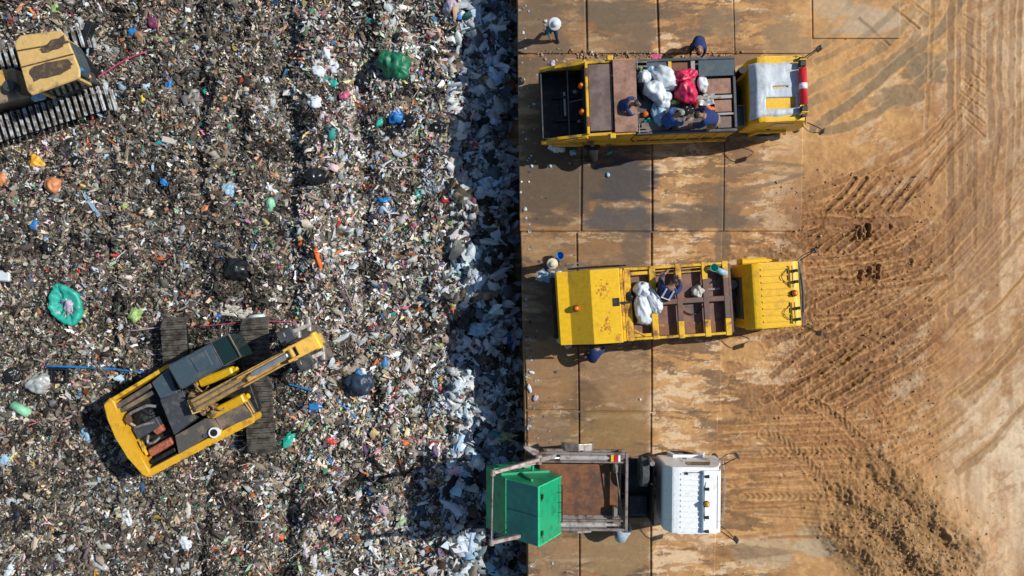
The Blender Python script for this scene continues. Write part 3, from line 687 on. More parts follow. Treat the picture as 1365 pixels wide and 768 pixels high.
# ================================================================== VEHICLES
def wheel(parent, x, y, r=.5, w=.3, n=1):
    s = 1 if y > 0 else -1
    m = MB(); 
    prof = [(.62, -.5), (.92, -.5), (1, -.36), (1, .36), (.92, .5), (.62, .5)]
    seg = 28; rings = []
    for k in range(seg):
        a = 2 * PI * k / seg; rings.append([m.bm.verts.new((x + math.cos(a) * r * p[0], y + p[1] * w, r + math.sin(a) * r * p[0])) for p in prof])
    for k in range(seg):
        A = rings[k]; B = rings[(k + 1) % seg]
        for i in range(len(prof)): j = (i + 1) % len(prof); m.bm.faces.new((A[i], A[j], B[j], B[i]))
    for k in range(seg):
        a = 2 * PI * (k + .5) / seg; m.bar((x + math.cos(a) * r, y - w * .4, r + math.sin(a) * r), (x + math.cos(a) * r, y + w * .4, r + math.sin(a) * r), .04, .02, .004)
    wo = m.build('wheel', RUBBER, parent)
    m = MB(); m.cyl((x, y - w * .3, r), (x, y + w * .3, r), r * .62, seg=20); m.cyl((x, y + s * w * .3, r), (x, y + s * w * .46, r), r * .25, r * .2, seg=12)
    m.build('rim', STEEL, wo)
def beacon(parent, x, y, z, r=.09):
    m = MB(); m.cyl((x, y, z - .02), (x, y, z + .04), r * 1.2, seg=14); b = m.build('beacon', DARK, parent)
    m = MB(); m.cyl((x, y, z + .04), (x, y, z + .13), r, r * .95, seg=16); m.cyl((x, y, z + .13), (x, y, z + .17), r * .95, r * .45, seg=16); m.build('lens', ORANGE, b, True)
def truck_cab(root, x0, L, W, H, col, ribs=0, mirror=1, lower=.1, style=0, yoff=0, yaw=0):
    """x0 back of cab; the cab is a rounded box with raked screen"""
    cr = root
    h = W / 2
    m = MB()
    m.yprism([(x0, .85), (x0, H - .45), (x0 + .22, H - .03), (x0 + .45, H), (x0 + L - .55, H), (x0 + L - .38, H - .07), (x0 + L - .08, 1.75), (x0 + L, 1.6), (x0 + L, .75), (x0 + .4, .75)], -h, h, .07)
    if ribs:
        for i in range(ribs):
            y = -h * .8 + 1.6 * h * i / (ribs - 1); m.box(x0 + .50, x0 + L * .66, y - .03, y + .03, H - .03, H + .03, .012)
    shell = m.build('cab', col, cr, True)
    shell.data.polygons.foreach_set('use_smooth', [False] * len(shell.data.polygons))
    m = MB(); m.bar((x0 + L - .40, 0, H - .17), (x0 + L - .085, 0, 1.80), W - .30, .04); m.build('windscreen', glass(), cr)
    for s in (-1, 1):
        m = MB(); m.box(x0 + .75, x0 + L - .45, s * h - .012, s * h + .012, .95, H - .75, .006)
        d = m.build('door', col, cr)
        m = MB(); m.yprism([(x0 + .82, H - .85), (x0 + .82, H - .35), (x0 + L - .62, H - .35), (x0 + L - .45, H - .85)], s * h - .014, s * h + .014, .004); m.build('window', glass(), d)
        m = MB(); m.box(x0 + .85, x0 + 1.0, s * (h + .02) - .02, s * (h + .02) + .02, 1.45, 1.49, .008); m.build('handle', DARK, d)
        m = MB(); m.yprism([(x0 + L * .2, .65), (x0 + L * .25, 1.25), (x0 + L * .75, 1.25), (x0 + L * .85, .6), (x0 + L * .8, .6), (x0 + L * .7, 1.15), (x0 + L * .3, 1.15), (x0 + L * .25, .6)], s * h - .02 if s > 0 else -h - lower, s * h + lower if s > 0 else -h + .02, .02); m.build('wheel_arch', col, cr)
        # mirror on two arms
        m = MB(); m.tube([(x0 + L - .2, s * h, H - .35), (x0 + L + .2, s * (h + .25), H - .22), (x0 + L + .36, s * (h + .32), H - .30)], .018, 6)
        m.tube([(x0 + L - .1, s * h, 1.7), (x0 + L + .2, s * (h + .2), 1.6), (x0 + L + .35, s * (h + .32), 2.1)], .015, 6)
        mr = m.build('mirror_arm', DARK, cr)
        m = MB(); m.box(x0 + L + .32, x0 + L + .40, s * (h + .32) - .09, s * (h + .32) + .09, H - .66, H - .25, .03, rz=s * .35); m.build('mirror', DGRY, mr)
        m = MB(); m.box(x0 + L + .0, x0 + L + .035, s * (h - .28) - .13, s * (h - .28) + .13, .92, 1.08, .02); m.build('headlight', WHITE, cr)
    m = MB(); m.box(x0 + L - .05, x0 + L + .14, -h - .02, h + .02, .45, .78, .05); m.build('bumper', DGRY, cr)
    m = MB()
    for s in (-1, 1): m.tube([(x0 + L + .02, s * .1, 1.72), (x0 + L - .04, s * .7, 1.95)], .012, 5)
    m.build('wiper', DARK, cr)
def chassis(root, xa, xb, y=.42, z0=.62, z1=.92):
    m = MB()
    for s in (-1, 1): m.box(xa, xb, s * y - .05, s * y + .05, z0, z1, .01)
    x = xa + .3
    while x < xb - .2: m.box(x - .05, x + .05, -y + .05, y - .05, z0 + .05, z1 - .05, .008); x += .8
    m.box(xa + 1.6, xb - 2.8, -.3, .3, z0 - .12, z0 + .1, .02)
    m.build('chassis', DARK, root)
    m = MB(); m.cyl((xb - 1.9, .78, .75), (xb - 3.0, .78, .75), .28, seg=18); m.build('fuel_tank', STEEL, root)

# ------------------------------------------------------------------ TRUCK 1 (upper)
f1 = Fr((1.02, 6.58, .04), R(2.2))
t1 = thing('garbage_truck', 'upper yellow garbage truck with open dark hopper and grey tarp over its cab', 'garbage truck', f1.o, f1.a, 'garbage trucks parked along the pit')
chassis(t1, .5, 9.6)
for x in (1.9, 3.15):
    for s in (-1, 1): wheel(t1, x, s * .95, .5, .5)
for s in (-1, 1): wheel(t1, 8.5, s * 1.0, .5, .3)
CB1 = 7.28
cabp = thing('cab_unit', None, None) if False else t1
truck_cab(t1, CB1, 2.2, 2.28, 2.72, YEL, lower=.10)
# tarp over the roof, with the bare painted strip showing through
def tb(u, v):
    return -(.0 + max(0, abs(v) - .46) * 2.2 + max(0, -u - .38) * 2.0)
m = MB(); m.sheet((CB1 + .80, -.03, 2.75), 1.66, 1.9, .022, 3, 0, 34, .006, skip=lambda u, v: (-.22 < u < .40 and -.34 < v < -.16) or (-.05 < u < .26 and .02 + .05 * u < v < .05 + .05 * u), base=tb)
m.build('roof_tarpaulin', TARP, t1, True)
m = MB(); m.cyl((CB1 + 1.70, -.62, 2.93), (CB1 + 1.70, .62, 2.93), .13, seg=20); lb = m.build('light_bar', RED, t1, True)
m = MB(); m.cyl((CB1 + 1.70, -.10, 2.93), (CB1 + 1.70, .10, 2.93), .136, seg=20); m.build('centre_panel', WHITE, lb, True)
m = MB()
for s in (-1, 1): m.box(CB1 + 1.59, CB1 + 1.81, s * .78 - .11, s * .78 + .11, 2.80, 3.0, .03); m.box(CB1 + 1.62, CB1 + 1.78, s * .98 - .05, s * .98 + .05, 2.76, 2.9, .02)
m.tube([(CB1 + 1.52, -1.1, 2.75), (CB1 + 1.84, -1.0, 2.8), (CB1 + 1.84, 1.0, 2.8), (CB1 + 1.52, 1.1, 2.75)], .015, 6, 0)
m.build('mount', DARK, lb)
m = MB()
for s in (-1, 1): m.box(CB1 + 1.58, CB1 + 1.82, s * .9 - .02, s * .9 + .02, 2.9, 3.03, .01)
m.build('end_plate', YEL, lb)
m = MB()
for i in range(7): m.box(CB1 + 2.30, CB1 + 2.36, -.9 + i * .26, -.76 + i * .26, 1.2, 1.3, .01)
m.tube([(CB1 + 2.32, -1.0, 1.35), (CB1 + 2.38, 0, 1.35), (CB1 + 2.32, 1.0, 1.35)], .018, 6); m.build('bull_bar', DARK, t1)
# body
m = MB()
m.box(3.3, 6.85, -1.30, 1.30, 1.05, 2.02, .02)
for i in range(8): x = 3.45 + i * .47; [m.box(x - .04, x + .04, s * 1.30 - .03, s * 1.30 + .05, 1.08, 2.0, .01) for s in (-1, 1)]
m.yprism([(2.6, .9), (3.3, 1.1), (6.8, 1.0), (6.8, .85), (3.0, .8)], -1.42, -1.34, .01)
body = m.build('body', YELD, t1)
m = MB()
for s in (-1, 1): m.box(3.3, 6.86, s * 1.27 - .05, s * 1.27 + .05, 2.0, 2.28, .015)
m.box(6.76, 6.86, -1.2, 1.2, 2.0, 2.3, .015); m.box(3.3, 3.38, -1.2, 1.2, 2.0, 2.28, .015)
m.build('body_rim', DGRY, t1)
def panel(x0, x1, y0, y1, z, mat, nm='panel', rx=0, ry=0): q = MB(); q.box(x0, x1, y0, y1, z - .03, z, .008, rx=rx, ry=ry); return q.build(nm, mat, t1)
panel(3.40, 6.75, -1.21, 1.21, 2.06, DGRY, 'load_floor')
panel(5.55, 6.80, .62, 1.18, 2.36, BLUEG, 'cover_plate', rx=.03)
panel(5.75, 6.72, .02, .56, 2.22, RUSTL); panel(5.3, 6.72, -.16, -.03, 2.26, STEEL, 'cross_strip'); panel(6.10, 6.72, -.62, -.2, 2.22, RUSTL)
panel(6.05, 6.75, -.74, -.66, 2.28, STEEL, 'cross_strip'); panel(6.2, 6.72, -1.18, -.78, 2.2, RUSTG)
panel(4.62, 5.38, .55, 1.18, 2.20, RUST); panel(5.3, 5.45, .2, 1.2, 2.30, STEEL, 'cross_strip'); panel(4.5, 4.62, .55, 1.2, 2.32, YELD, 'cross_strip')
panel(3.75, 4.45, .80, 1.2, 2.28, BLUEG, 'cover_plate')
panel(3.5, 5.4, -1.2, -.9, 2.24, RUSTG)
m = MB()
for yy in (1.05, 1.2, -1.12, -1.22): m.tube([(3.35, yy, 2.35), (3.75, yy, 2.35)], .025, 6, 0)
for yy in (1.05, -1.2): m.bar((3.4, yy - .1, 2.36), (3.4, yy + .25, 2.36), .04, .04)
m.build('hydraulic_pipe', STEEL, t1)
# roof of the packer: two steel sheets, falling to the back
m = MB(); m.box(2.52, 3.33, -1.26, 1.28, 2.44, 2.52, .015, ry=.04); m.box(2.54, 3.28, -1.22, -1.16, 1.1, 2.46, .01); m.box(2.54, 3.28, 1.18, 1.24, 1.1, 2.46, .01); m.build('tailgate_roof', RUSTL, t1)
m = MB(); m.box(1.68, 2.50, -1.16, 1.18, 2.34, 2.40, .015, ry=-.06); m.build('tailgate_roof_rear', RUSTG, t1)
m = MB()
m.box(1.56, 1.66, -1.26, 1.28, 2.25, 2.44, .015)
for s in (-1, 1):
    m.yprism([(0.0, 1.35), (.0, .95), (1.2, .55), (3.2, .75), (3.25, 2.44), (2.4, 2.42), (1.5, 2.3), (.55, 1.9)], s * 1.27 - .05, s * 1.27 + .05, .015)
    m.bar((.05, s * 1.34, 1.40), (1.6, s * 1.34, 2.28), .08, .1); m.bar((1.7, s * 1.36, 1.2), (3.3, s * 1.36, 1.15), .12, .12)
    m.box(2.35, 2.55, s * 1.36 - .09, s * 1.36 + .09, 2.3, 2.5, .02)
    m.bar((.4, s * 1.32, .9), (2.4, s * 1.38, 1.0), .10, .35)
m.box(1.60, 2.4, -1.4, -1.3, 1.0, 1.3, .02)
tg = m.build('tailgate', YELD, t1)
m = MB(); m.box(1.58, 1.68, .75, 1.05, 2.43, 2.455, .005); m.box(1.58, 1.68, -1.0, -.65, 2.43, 2.455, .005); m.build('wear_strip', RUST, tg)
# hopper interior
m = MB()
m.box(.05, 1.6, -1.2, 1.2, .72, .78, .01); m.box(.0, .07, -1.22, 1.22, .72, 1.42, .01); m.box(1.5, 1.57, -1.2, 1.2, .72, 2.2, .01)
for s in (-1, 1): m.box(.05, 1.55, s * 1.2 - .015, s * 1.2 + .015, .75, 1.6, .005)
hp = m.build('hopper', DARK, t1)
m = MB(); m.bar((.06, -1.2, 1.46), (.06, 1.2, 1.46), .05, .05); m.bar((1.0, -1.2, 1.75), (1.0, 1.2, 1.75), .05, .06); m.bar((1.0, 0.02, 1.78), (1.56, 0.06, 2.1), .04, .05); m.build('hopper_bar', DGRY, hp)
for y in (.50, -.42): 
    m = MB(); m.cyl((1.44, y, 2.1), (1.44, y, 2.28), .11, .10, seg=16); m.cyl((1.44, y, 2.28), (1.44, y, 2.34), .1, .04, seg=16); m.build('warning_lamp', ORANGE, t1, True)
m = MB(); m.cyl((1.2, .36, 1.9), (1.3, .34, 2.0), .07, seg=12); m.cyl((1.32, -.7, 1.9), (1.4, -.7, 2.0), .06, seg=12); m.build('work_lamp', BLUEG, t1)
# behind the cab
m = MB(); m.box(6.9, 7.22, -1.1, -.42, .95, 1.9, .03); m.build('tool_box', BLUEG, t1)
m = MB(); [m.bar(a, b, .03, .03) for a, b in (((6.93, -1.15, 2.0), (6.93, -.38, 2.0)), ((7.2, -1.15, 2.0), (7.2, -.38, 2.0)), ((6.93, -.38, 2.0), (7.2, -.38, 2.0)))]; m.build('guard_rail', STEEL, t1)
m = MB(); m.cyl((7.05, .75, .9), (7.05, .75, 2.5), .12, seg=14); m.box(6.92, 7.2, -.2, .45, .95, 1.6, .03); m.build('air_intake', DARK, t1)

# ------------------------------------------------------------------ TRUCK 2 (middle)
f2 = Fr((1.75, -.72, .04), R(3.7))
t2 = thing('garbage_truck', 'middle garbage truck, bright yellow with rust blotched rear box and ribbed cab roof', 'garbage truck', f2.o, f2.a, 'garbage trucks parked along the pit')
chassis(t2, .6, 8.7)
for x in (1.9, 3.1):
    for s in (-1, 1): wheel(t2, x, s * .95, .5, .5)
for s in (-1, 1): wheel(t2, 7.6, s * 1.0, .5, .3)
CB2 = 6.42
truck_cab(t2, CB2, 2.22, 2.28, 2.66, YEL, ribs=9, lower=.14)
m = MB(); m.box(CB2 + .02, CB2 + .95, 1.12, 1.34, 1.5, 2.1, .06); m.build('side_locker', YEL, t2)
m = MB()
for y in (-.88, -.50, .42, .80): m.cyl((CB2 + 1.63, y, 2.74), (CB2 + 1.76, y, 2.74), .05, .06, seg=10); m.bar((CB2 + 1.60, y, 2.66), (CB2 + 1.60, y, 2.76), .04, .04)
m.build('spot_lamp', DARK, t2)
m = MB()
for y0, y1 in ((-1.02, -.28), (.22, .98)):
    m.tube([(CB2 + 1.45, y0, 2.68), (CB2 + 1.45, y1, 2.68)], .016, 6, 0); m.tube([(CB2 + 1.58, y0, 2.74), (CB2 + 1.58, y1, 2.74)], .016, 6, 0)
    m.tube([(CB2 + 1.45, y0 + .1, 2.7), (CB2 + 1.2, (y0 + y1) / 2, 2.72), (CB2 + 1.45, y1 - .1, 2.7)], .013, 6)
m.build('lamp_rack', DARK, t2)
beacon(t2, CB2 + 1.62, .02, 2.68, .10)
m = MB(); m.tube([(CB2 + 2.27, -1.1, 1.5), (CB2 + 2.37, 0, 1.5), (CB2 + 2.27, 1.1, 1.5)], .045, 8); m.box(CB2 + 2.20, CB2 + 2.26, -1.05, 1.05, .95, 1.6, .03); m.build('front_grille', DGRY, t2)
# rear box
m = MB()
m.yprism([(-.12, 1.0), (-.12, 2.36), (.28, 2.40), (1.0, 2.92), (1.98, 2.94), (2.02, 2.8), (2.02, .95), (.4, .8)], -1.28, 1.28, .012)
rb = m.build('rear_box', YELR, t2)
m = MB(); m.box(2.02, 2.13, -1.26, 1.26, 1.0, 2.80, .02); m.box(2.16, 2.2, -1.24, 1.2, 1.0, 2.70, .01); m.build('box_flange', YELW, rb)
m = MB(); m.box(1.72, 1.95, -.02, .26, 2.92, 2.96, .01); m.box(1.95, 2.35, .04, .12, 2.88, 2.94, .01); m.build('hatch', DARK, rb)
m = MB()
for s in (-1, 1):
    m.tube([(.3, s * 1.36, 2.2), (1.2, s * 1.38, 2.35), (2.1, s * 1.36, 2.5)], .035, 8); m.bar((1.0, s * 1.36, 2.3), (2.3, s * 1.36, 2.6), .05, .06)
m.build('lift_cylinder', DARK, t2)
m = MB(); [m.bar(a, b, .035, .035) for a, b in (((-.1, 1.34, 2.15), (1.0, 1.48, 2.2)), ((-.1, 1.46, 2.15), (1.0, 1.6, 2.2)), ((.0, 1.32, 2.15), (.3, 1.5, 2.2)), ((.35, 1.35, 2.15), (.6, 1.55, 2.2)), ((.6, 1.35, 2.15), (.95, 1.55, 2.2)))]; m.build('side_ladder', STEEL, t2)
beacon(t2, .48, -.02, 2.56, .10)
RSTAIN = paint('rust_bloom', (.42, .15, .03), (.66, .34, .02), .5, 9, .7, edge=.05)
for k, (cx, cy, sx_, sy_) in enumerate(((1.46, .55, .26, .34), (1.5, -.62, .24, .42), (1.84, -1.1, .1, .12))):
    rr = random.Random(k + 5); zt = 2.935 if cx > 1 else 2.395; m = MB()
    for j in range(34):
        px_ = cx + rr.gauss(0, sx_ * .42); py_ = cy + rr.gauss(0, sy_ * .42); r_ = rr.uniform(.015, .05)
        px_ = min(max(px_, 1.1), 1.9) if cx > 1 else min(max(px_, -.03), .2)
        m.prism([(px_ + math.cos(2 * PI * i / 7) * r_ * rr.uniform(.4, 1), py_ + math.sin(2 * PI * i / 7) * r_ * rr.uniform(.5, 1.5)) for i in range(7)], zt - .01, zt + .002 + j * .0003, 0)
    m.build('rust_patch', RSTAIN, rb)
m = MB(); m.box(-.3, -.1, -1.1, 1.1, .8, 1.3, .03); m.build('rear_step', DARK, t2)
# rack of beams
m = MB()
for s in (-1, 1): m.box(2.3, 5.85, s * 1.22 - .045, s * 1.22 + .045, 2.42, 2.54, .012)
for x in (2.32, 3.2): m.box(x - .11, x + .11, -1.28, 1.28, 2.40, 2.56, .015)
m.box(2.42, 3.1, 1.0, 1.12, 2.42, 2.5, .012); m.box(2.42, 3.1, -1.16, -1.05, 2.42, 2.5, .012)
for x in (4.10, 5.02, 5.74):
    for s in (-1, 1): m.box(x - .10, x + .10, (s * 1.0) - .3, (s * 1.0) + .3, 2.40, 2.56, .015)
m.bar((2.45, -.9, 2.5), (2.85, -1.15, 2.5), .06, .06)
for y in (.98, 1.10): m.bar((3.3, y, 2.5), (5.7, y + .04, 2.5), .025, .03)
m.build('rack_frame', YELW, t2)
m = MB()
for x in (4.10, 5.02, 5.74): m.box(x - .095, x + .095, -.70, .70, 2.41, 2.555, .015)
m.box(3.3, 5.9, -.09, .09, 2.42, 2.54, .012); m.box(5.84, 5.93, -1.2, 1.2, 2.2, 2.52, .015); m.build('rack_beam', RUSTP, t2)
m = MB(); m.box(2.2, 5.9, -1.24, 1.24, 1.0, 2.12, .02)
for i in range(7): x = 2.5 + i * .55; [m.box(x - .04, x + .04, s * 1.24 - .02, s * 1.24 + .05, 1.0, 2.35, .01) for s in (-1, 1)]
m.build('body', YELW, t2)
m = MB(); m.box(2.24, 5.86, -1.18, 1.18, 2.12, 2.24, .01); m.build('load_floor', RUSTO, t2)
m = MB()
for x in (3.32, 4.22, 5.14): m.box(x, x + .65 if x < 5 else x + .5, -1.17, -.78, 2.24, 2.26, .004)
m.build('worn_floor_edge', RUSTY, t2)
m = MB(); m.tube([(4.25, -.35, 2.29), (4.5, -.5, 2.31), (4.75, -.45, 2.29), (4.98, -.2, 2.31)], .02, 6)
m.tube([(5.3, .55, 2.29), (5.5, .7, 2.31), (5.55, .85, 2.29)], .02, 6); m.build('hose', DARK, t2)
m = MB(); m.box(5.15, 5.6, .3, .38, 2.22, 2.3, .01); m.build('bracket', STEEL, t2)
m = MB(); m.blob((6.15, .3, 1.5), (.2, .55, .3), .12, 4, 3); m.cyl((6.15, .45, 1.7), (6.15, .45, 2.0), .15, seg=14); m.box(5.98, 6.3, -.9, -.3, .9, 1.5, .03); m.build('air_filter', DGRY, t2)
m = MB(); m.box(6.36, 6.42, -.8, .7, 1.0, 2.1, .02); m.build('radiator_screen', BLUEG, t2)
# ------------------------------------------------------------------ TRUCK 3 (skip lorry)
f3 = Fr((.5, -7.27, .04), R(-.6))
t3 = thing('skip_lorry', 'white cabbed skip lorry with steel lifting arms and rusty bare bed', 'skip lorry', f3.o, f3.a)
chassis(t3, .6, 6.9)
for s in (-1, 1): wheel(t3, 1.9, s * 1.0, .52, .5); wheel(t3, 5.8, s * 1.0, .5, .3)
CB3 = 4.80
truck_cab(t3, CB3, 2.2, 2.30, 2.82, WHITE, ribs=11, lower=.1)
m = MB(); m.yprism([(CB3 + 1.22, 2.80), (CB3 + 1.26, 2.98), (CB3 + 1.85, 2.93), (CB3 + 1.94, 2.62), (CB3 + 1.8, 2.6)], -1.06, 1.06, .03); m.box(CB3 + 1.74, CB3 + 1.79, -.92, .92, 2.92, 2.96, .01); m.build('roof_visor', WHITE, t3)
m = MB()
for y in (-1.0, -.52, .45, .88): m.cyl((CB3 + 1.32, y, 3.0), (CB3 + 1.44, y, 3.0), .045, .06, seg=10); m.bar((CB3 + 1.32, y, 2.9), (CB3 + 1.32, y, 3.0), .04, .04)
m.build('spot_lamp', DARK, t3)
m = MB(); m.tube([(CB3 + 1.3, -1.05, 2.86), (CB3 + 1.30, -.5, 3.0), (CB3 + 1.28, 0, 3.0), (CB3 + 1.30, .5, 3.0), (CB3 + 1.32, .95, 2.9), (CB3 + .6, .97, 2.87)], .012, 5); m.cyl((CB3 + .7, .95, 2.84), (CB3 + .7, .95, 2.9), .05, seg=10); m.cyl((CB3 + 1.28, .96, 2.84), (CB3 + 1.28, .96, 2.9), .05, seg=10); m.build('cable', DARK, t3)
m = MB(); m.cyl((CB3 + 1.36, -.06, 2.95), (CB3 + 1.36, -.06, 3.02), .11, seg=16); bc = m.build('beacon', DARK, t3); m = MB(); m.cyl((CB3 + 1.36, -.06, 3.02), (CB3 + 1.36, -.06, 3.16), .10, .07, seg=16); m.build('lens', paint('amber_lens', (.65, .33, .03), None, .2, 8, .2), bc, True)
m = MB(); m.tube([(CB3 + 2.28, -1.15, 1.55), (CB3 + 2.36, -.5, 1.55), (CB3 + 2.36, .5, 1.55), (CB3 + 2.28, 1.15, 1.55)], .03, 8); m.build('grille_rail', STEEL, t3)
m = MB(); m.cyl((4.42, 1.15, 1.6), (4.42, 1.15, 2.3), .09, seg=12); m.build('exhaust_pipe', STEEL, t3)
# bed and side frames
m = MB(); m.box(.5, 3.5, -1.12, 1.12, 1.04, 1.10, .01); m.build('bed_floor', paint('orange_rust_bed', (.22, .085, .03), (.09, .045, .03), .5, 1.8, .7, bump=.2), t3)
m = MB()
for s in (-1, 1):
    m.box(.25 if s > 0 else .25, 3.62, s * 1.36 - .045, s * 1.36 + .045, 1.66, 1.78, .012)
    m.box(.25, 3.62, s * 1.05 - .035, s * 1.05 + .035, 1.62, 1.72, .012)
    m.box(.6, 3.6, s * 1.20 - .2, s * 1.20 + .2, 1.08, 1.2, .02)
    for x in (.7, 2.1, 3.4): m.box(x - .06, x + .06, s * 1.36 - .04, s * 1.36 + .04, 1.1, 1.7, .01)
m.box(3.55, 3.65, -1.4, 1.4, 1.66, 1.8, .012); m.box(3.38, 3.42, -1.0, 1.0, 1.5, 1.6, .01); m.bar((3.2, 1.0, 1.6), (3.5, -1.0, 1.6), .04, .04)
m.build('side_frame', paint('weathered_frame_steel', (.30, .26, .24), (.14, .09, .07), .4, 4, .5, .4), t3)
m = MB()
for s in (-1, 1): m.cyl((1.2, s * 1.2, 1.72), (2.9, s * 1.2, 1.68), .10, seg=16); m.cyl((2.9, s * 1.2, 1.68), (3.35, s * 1.2, 1.66), .06, seg=12)
cy = m.build('lift_cylinder', paint('cylinder_steel', (.52, .49, .47), (.25, .2, .17), .35, 4, .35, .3), t3)
m = MB()
m.cyl((.45, 1.2, 2.1), (1.2, 1.2, 1.74), .045, seg=12); m.cyl((.3, -1.2, 2.2), (1.2, -1.2, 1.74), .045, seg=12); m.build('rod', CHROME, cy)
m = MB()
m.box(3.02, 3.12, 1.08, 1.32, 1.73, 1.80, .01); m.build('reflector_yellow', YEL, t3)
m = MB(); m.box(3.14, 3.26, 1.08, 1.32, 1.73, 1.80, .01); m.build('reflector_red', RED, t3)
m = MB(); m.box(3.28, 3.36, 1.08, 1.32, 1.73, 1.80, .01); m.build('reflector_pale', WHITE, t3)
m = MB(); m.box(3.15, 3.35, .62, .95, 1.12, 1.55, .04); m.box(3.15, 3.35, -1.0, -.62, 1.12, 1.55, .04); m.build('valve_box', STEEL, t3)
m = MB(); m.yprism([(1.3, .9), (1.4, 1.25), (1.9, 1.4), (2.4, 1.25), (2.5, .9), (2.4, .9), (2.3, 1.15), (1.9, 1.3), (1.5, 1.15), (1.4, .9)], 1.35, 1.62, .02); m.yprism([(1.3, .9), (1.4, 1.25), (1.9, 1.4), (2.4, 1.25), (2.5, .9), (2.4, .9), (2.3, 1.15), (1.9, 1.3), (1.5, 1.15), (1.4, .9)], -1.62, -1.35, .02); m.build('mudguard', STEEL, t3)
# arms reach back and up over the pit
TP = []
m = MB()
for s, px, py in ((1, 657, 630), (-1, 655, 723)):
    tip = f3.v(px, py, 3.3); piv = Vector((.42, s * 1.26, 2.35)); TP.append(tip)
    m.bar(piv, tip, .13, .2, .02); m.bar(Vector((.42, s * 1.26, 2.4)), Vector((1.0, s * 1.28, 1.75)), .16, .22, .02)
    m.bar(piv + Vector((-.1, -.14, -.02)), tip + Vector((0, -.04, -.1)), .05, .12, .01)
    m.cyl(piv + Vector((0, -.16, 0)), piv + Vector((0, .16, 0)), .11, seg=14); m.cyl(tip + Vector((0, -.1, 0)), tip + Vector((0, .1, 0)), .09, seg=14)
m.bar((.42, 1.3, 2.2), (-.1, 1.72, 2.3), .1, .14); m.bar((.42, 1.5, 2.1), (-.1, 1.72, 2.3), .08, .1)
m.build('lifting_arm', paint('grey_arm_steel', (.36, .32, .31), (.2, .12, .09), .4, 4, .5, .3), t3)
m = MB(); m.cyl(TP[0], TP[1], .03, seg=10); m.build('arm_tie_bar', STEEL, t3)
m = MB(); 
for s, tip in zip((1, -1), TP): m.tube([tip, tip + Vector((.45, -s * .12, -.9)), tip + Vector((.95, -s * .18, -1.3))], .02, 6)
m.build('lifting_chain', DARK, t3)
# subframe and spare wheel behind the cab
m = MB(); m.box(3.7, 4.5, -1.15, 1.05, .95, 1.05, .02); m.box(4.48, 4.54, -1.1, 1.1, 1.0, 2.1, .02); m.bar((4.3, .4, 1.0), (4.42, .4, 2.2), .05, .05); m.box(3.75, 4.4, -.9, -.2, .95, 1.5, .03); m.tube([(4.3, 1.2, 2.0), (4.5, 1.1, 1.9), (4.48, .5, 2.0), (4.6, .3, 2.1)], .02, 6); m.tube([(4.2, 1.3, 1.7), (4.45, 1.2, 1.8), (4.5, .9, 1.75)], .03, 6); m.build('headboard', DARK, t3)
m = MB(); xx = 4.22; yc = .72; zc = 1.6
seg = 32; rings = []
prof = [(.6, -.5), (.9, -.5), (1, -.34), (1, .34), (.9, .5), (.6, .5)]
for k in range(seg):
    a = 2 * PI * k / seg; rings.append([m.bm.verts.new((xx + p[1] * .3, yc + math.cos(a) * .54 * p[0], zc + math.sin(a) * .54 * p[0])) for p in prof])
for k in range(seg):
    A = rings[k]; B = rings[(k + 1) % seg]
    for i in range(6): j = (i + 1) % 6; m.bm.faces.new((A[i], A[j], B[j], B[i]))
sw = m.build('spare_wheel', paint('dusty_rubber', (.05, .058, .065), (.09, .09, .09), .4, 6, .8), t3)
m = MB(); m.cyl((xx - .08, yc, zc), (xx + .08, yc, zc), .33, seg=20); m.build('rim', STEEL, sw)
# ------------------------------------------------------------------ green container, tipped
fc = Fr((.4, -7.72, .0), 0)
cn = thing('refuse_container', 'green lidded metal container hanging tipped from the lorry arms over the pit edge', 'container', (.4, -7.72, 1.2))
prof = [(.50, 2.2), (-.60, 1.10), (-1.36, -.35), (-.30, -1.0), (1.35, .72)]
yh = 1.0
m = MB(); m.yprism(prof, -yh, yh, .02)
for v in m.bm.verts:      # ends flare towards the base
    if v.co.z < .9: v.co.y *= 1 + .14 * min(1, (.9 - v.co.z))
box_ = m.build('container_body', GREEN, cn)
def onface(a, b, t0, t1, y0, y1, th_, off):
    a = Vector((a[0], 0, a[1])); b = Vector((b[0], 0, b[1])); d = (b - a); n = Vector((-d.z, 0, d.x)).normalized()
    if n.z < 0: n = -n
    return a + d * t0 + n * off, a + d * t1 + n * off, n
p0, p1, n = onface(prof[0], prof[1], .02, .98, 0, 0, 0, .012)
m = MB(); m.bar(p0 + Vector((0, -.50, 0)), p1 + Vector((0, -.50, 0)), .97, .03); m.bar(p0 + Vector((0, .50, 0)), p1 + Vector((0, .50, 0)), .97, .03)
lid = m.build('lid', TEAL, cn)
m = MB()
for a, k in ((prof[0], 0), (prof[1], 1)): m.bar((a[0], -yh - .02, a[1]), (a[0], yh + .02, a[1]), .07, .07)
for y in (-yh, yh): m.bar((prof[0][0], y, prof[0][1]), (prof[4][0], y, prof[4][1]), .05, .05); m.bar((prof[0][0], y, prof[0][1]), (prof[1][0], y, prof[1][1]), .04, .04)
m.build('edge_frame', paint('bright_green_edge', (.03, .55, .25), (.02, .3, .13), .3, 5, .4), cn)
m = MB()
for t in (.25, .62):
    a = Vector(prof[4]) * (1 - t) + Vector(prof[3]) * t; b = Vector(prof[1]) * (1 - t) + Vector(prof[2]) * t
    y = yh * (1 + .14 * t) + .05
    m.bar((a[0], y, a[1]), (b[0], y, b[1]), .10, .09); m.bar((a[0], -y, a[1]), (b[0], -y, b[1]), .10, .09)
for s in (-1, 1): m.bar((.3, s * (yh + .05), 1.5), (-.2, s * (yh + .10), .3), .08, .09); m.cyl((.35, s * yh, .2), (.35, s * (yh + .28), .2), .06, seg=10)
m.build('side_rib', GREEN, cn)
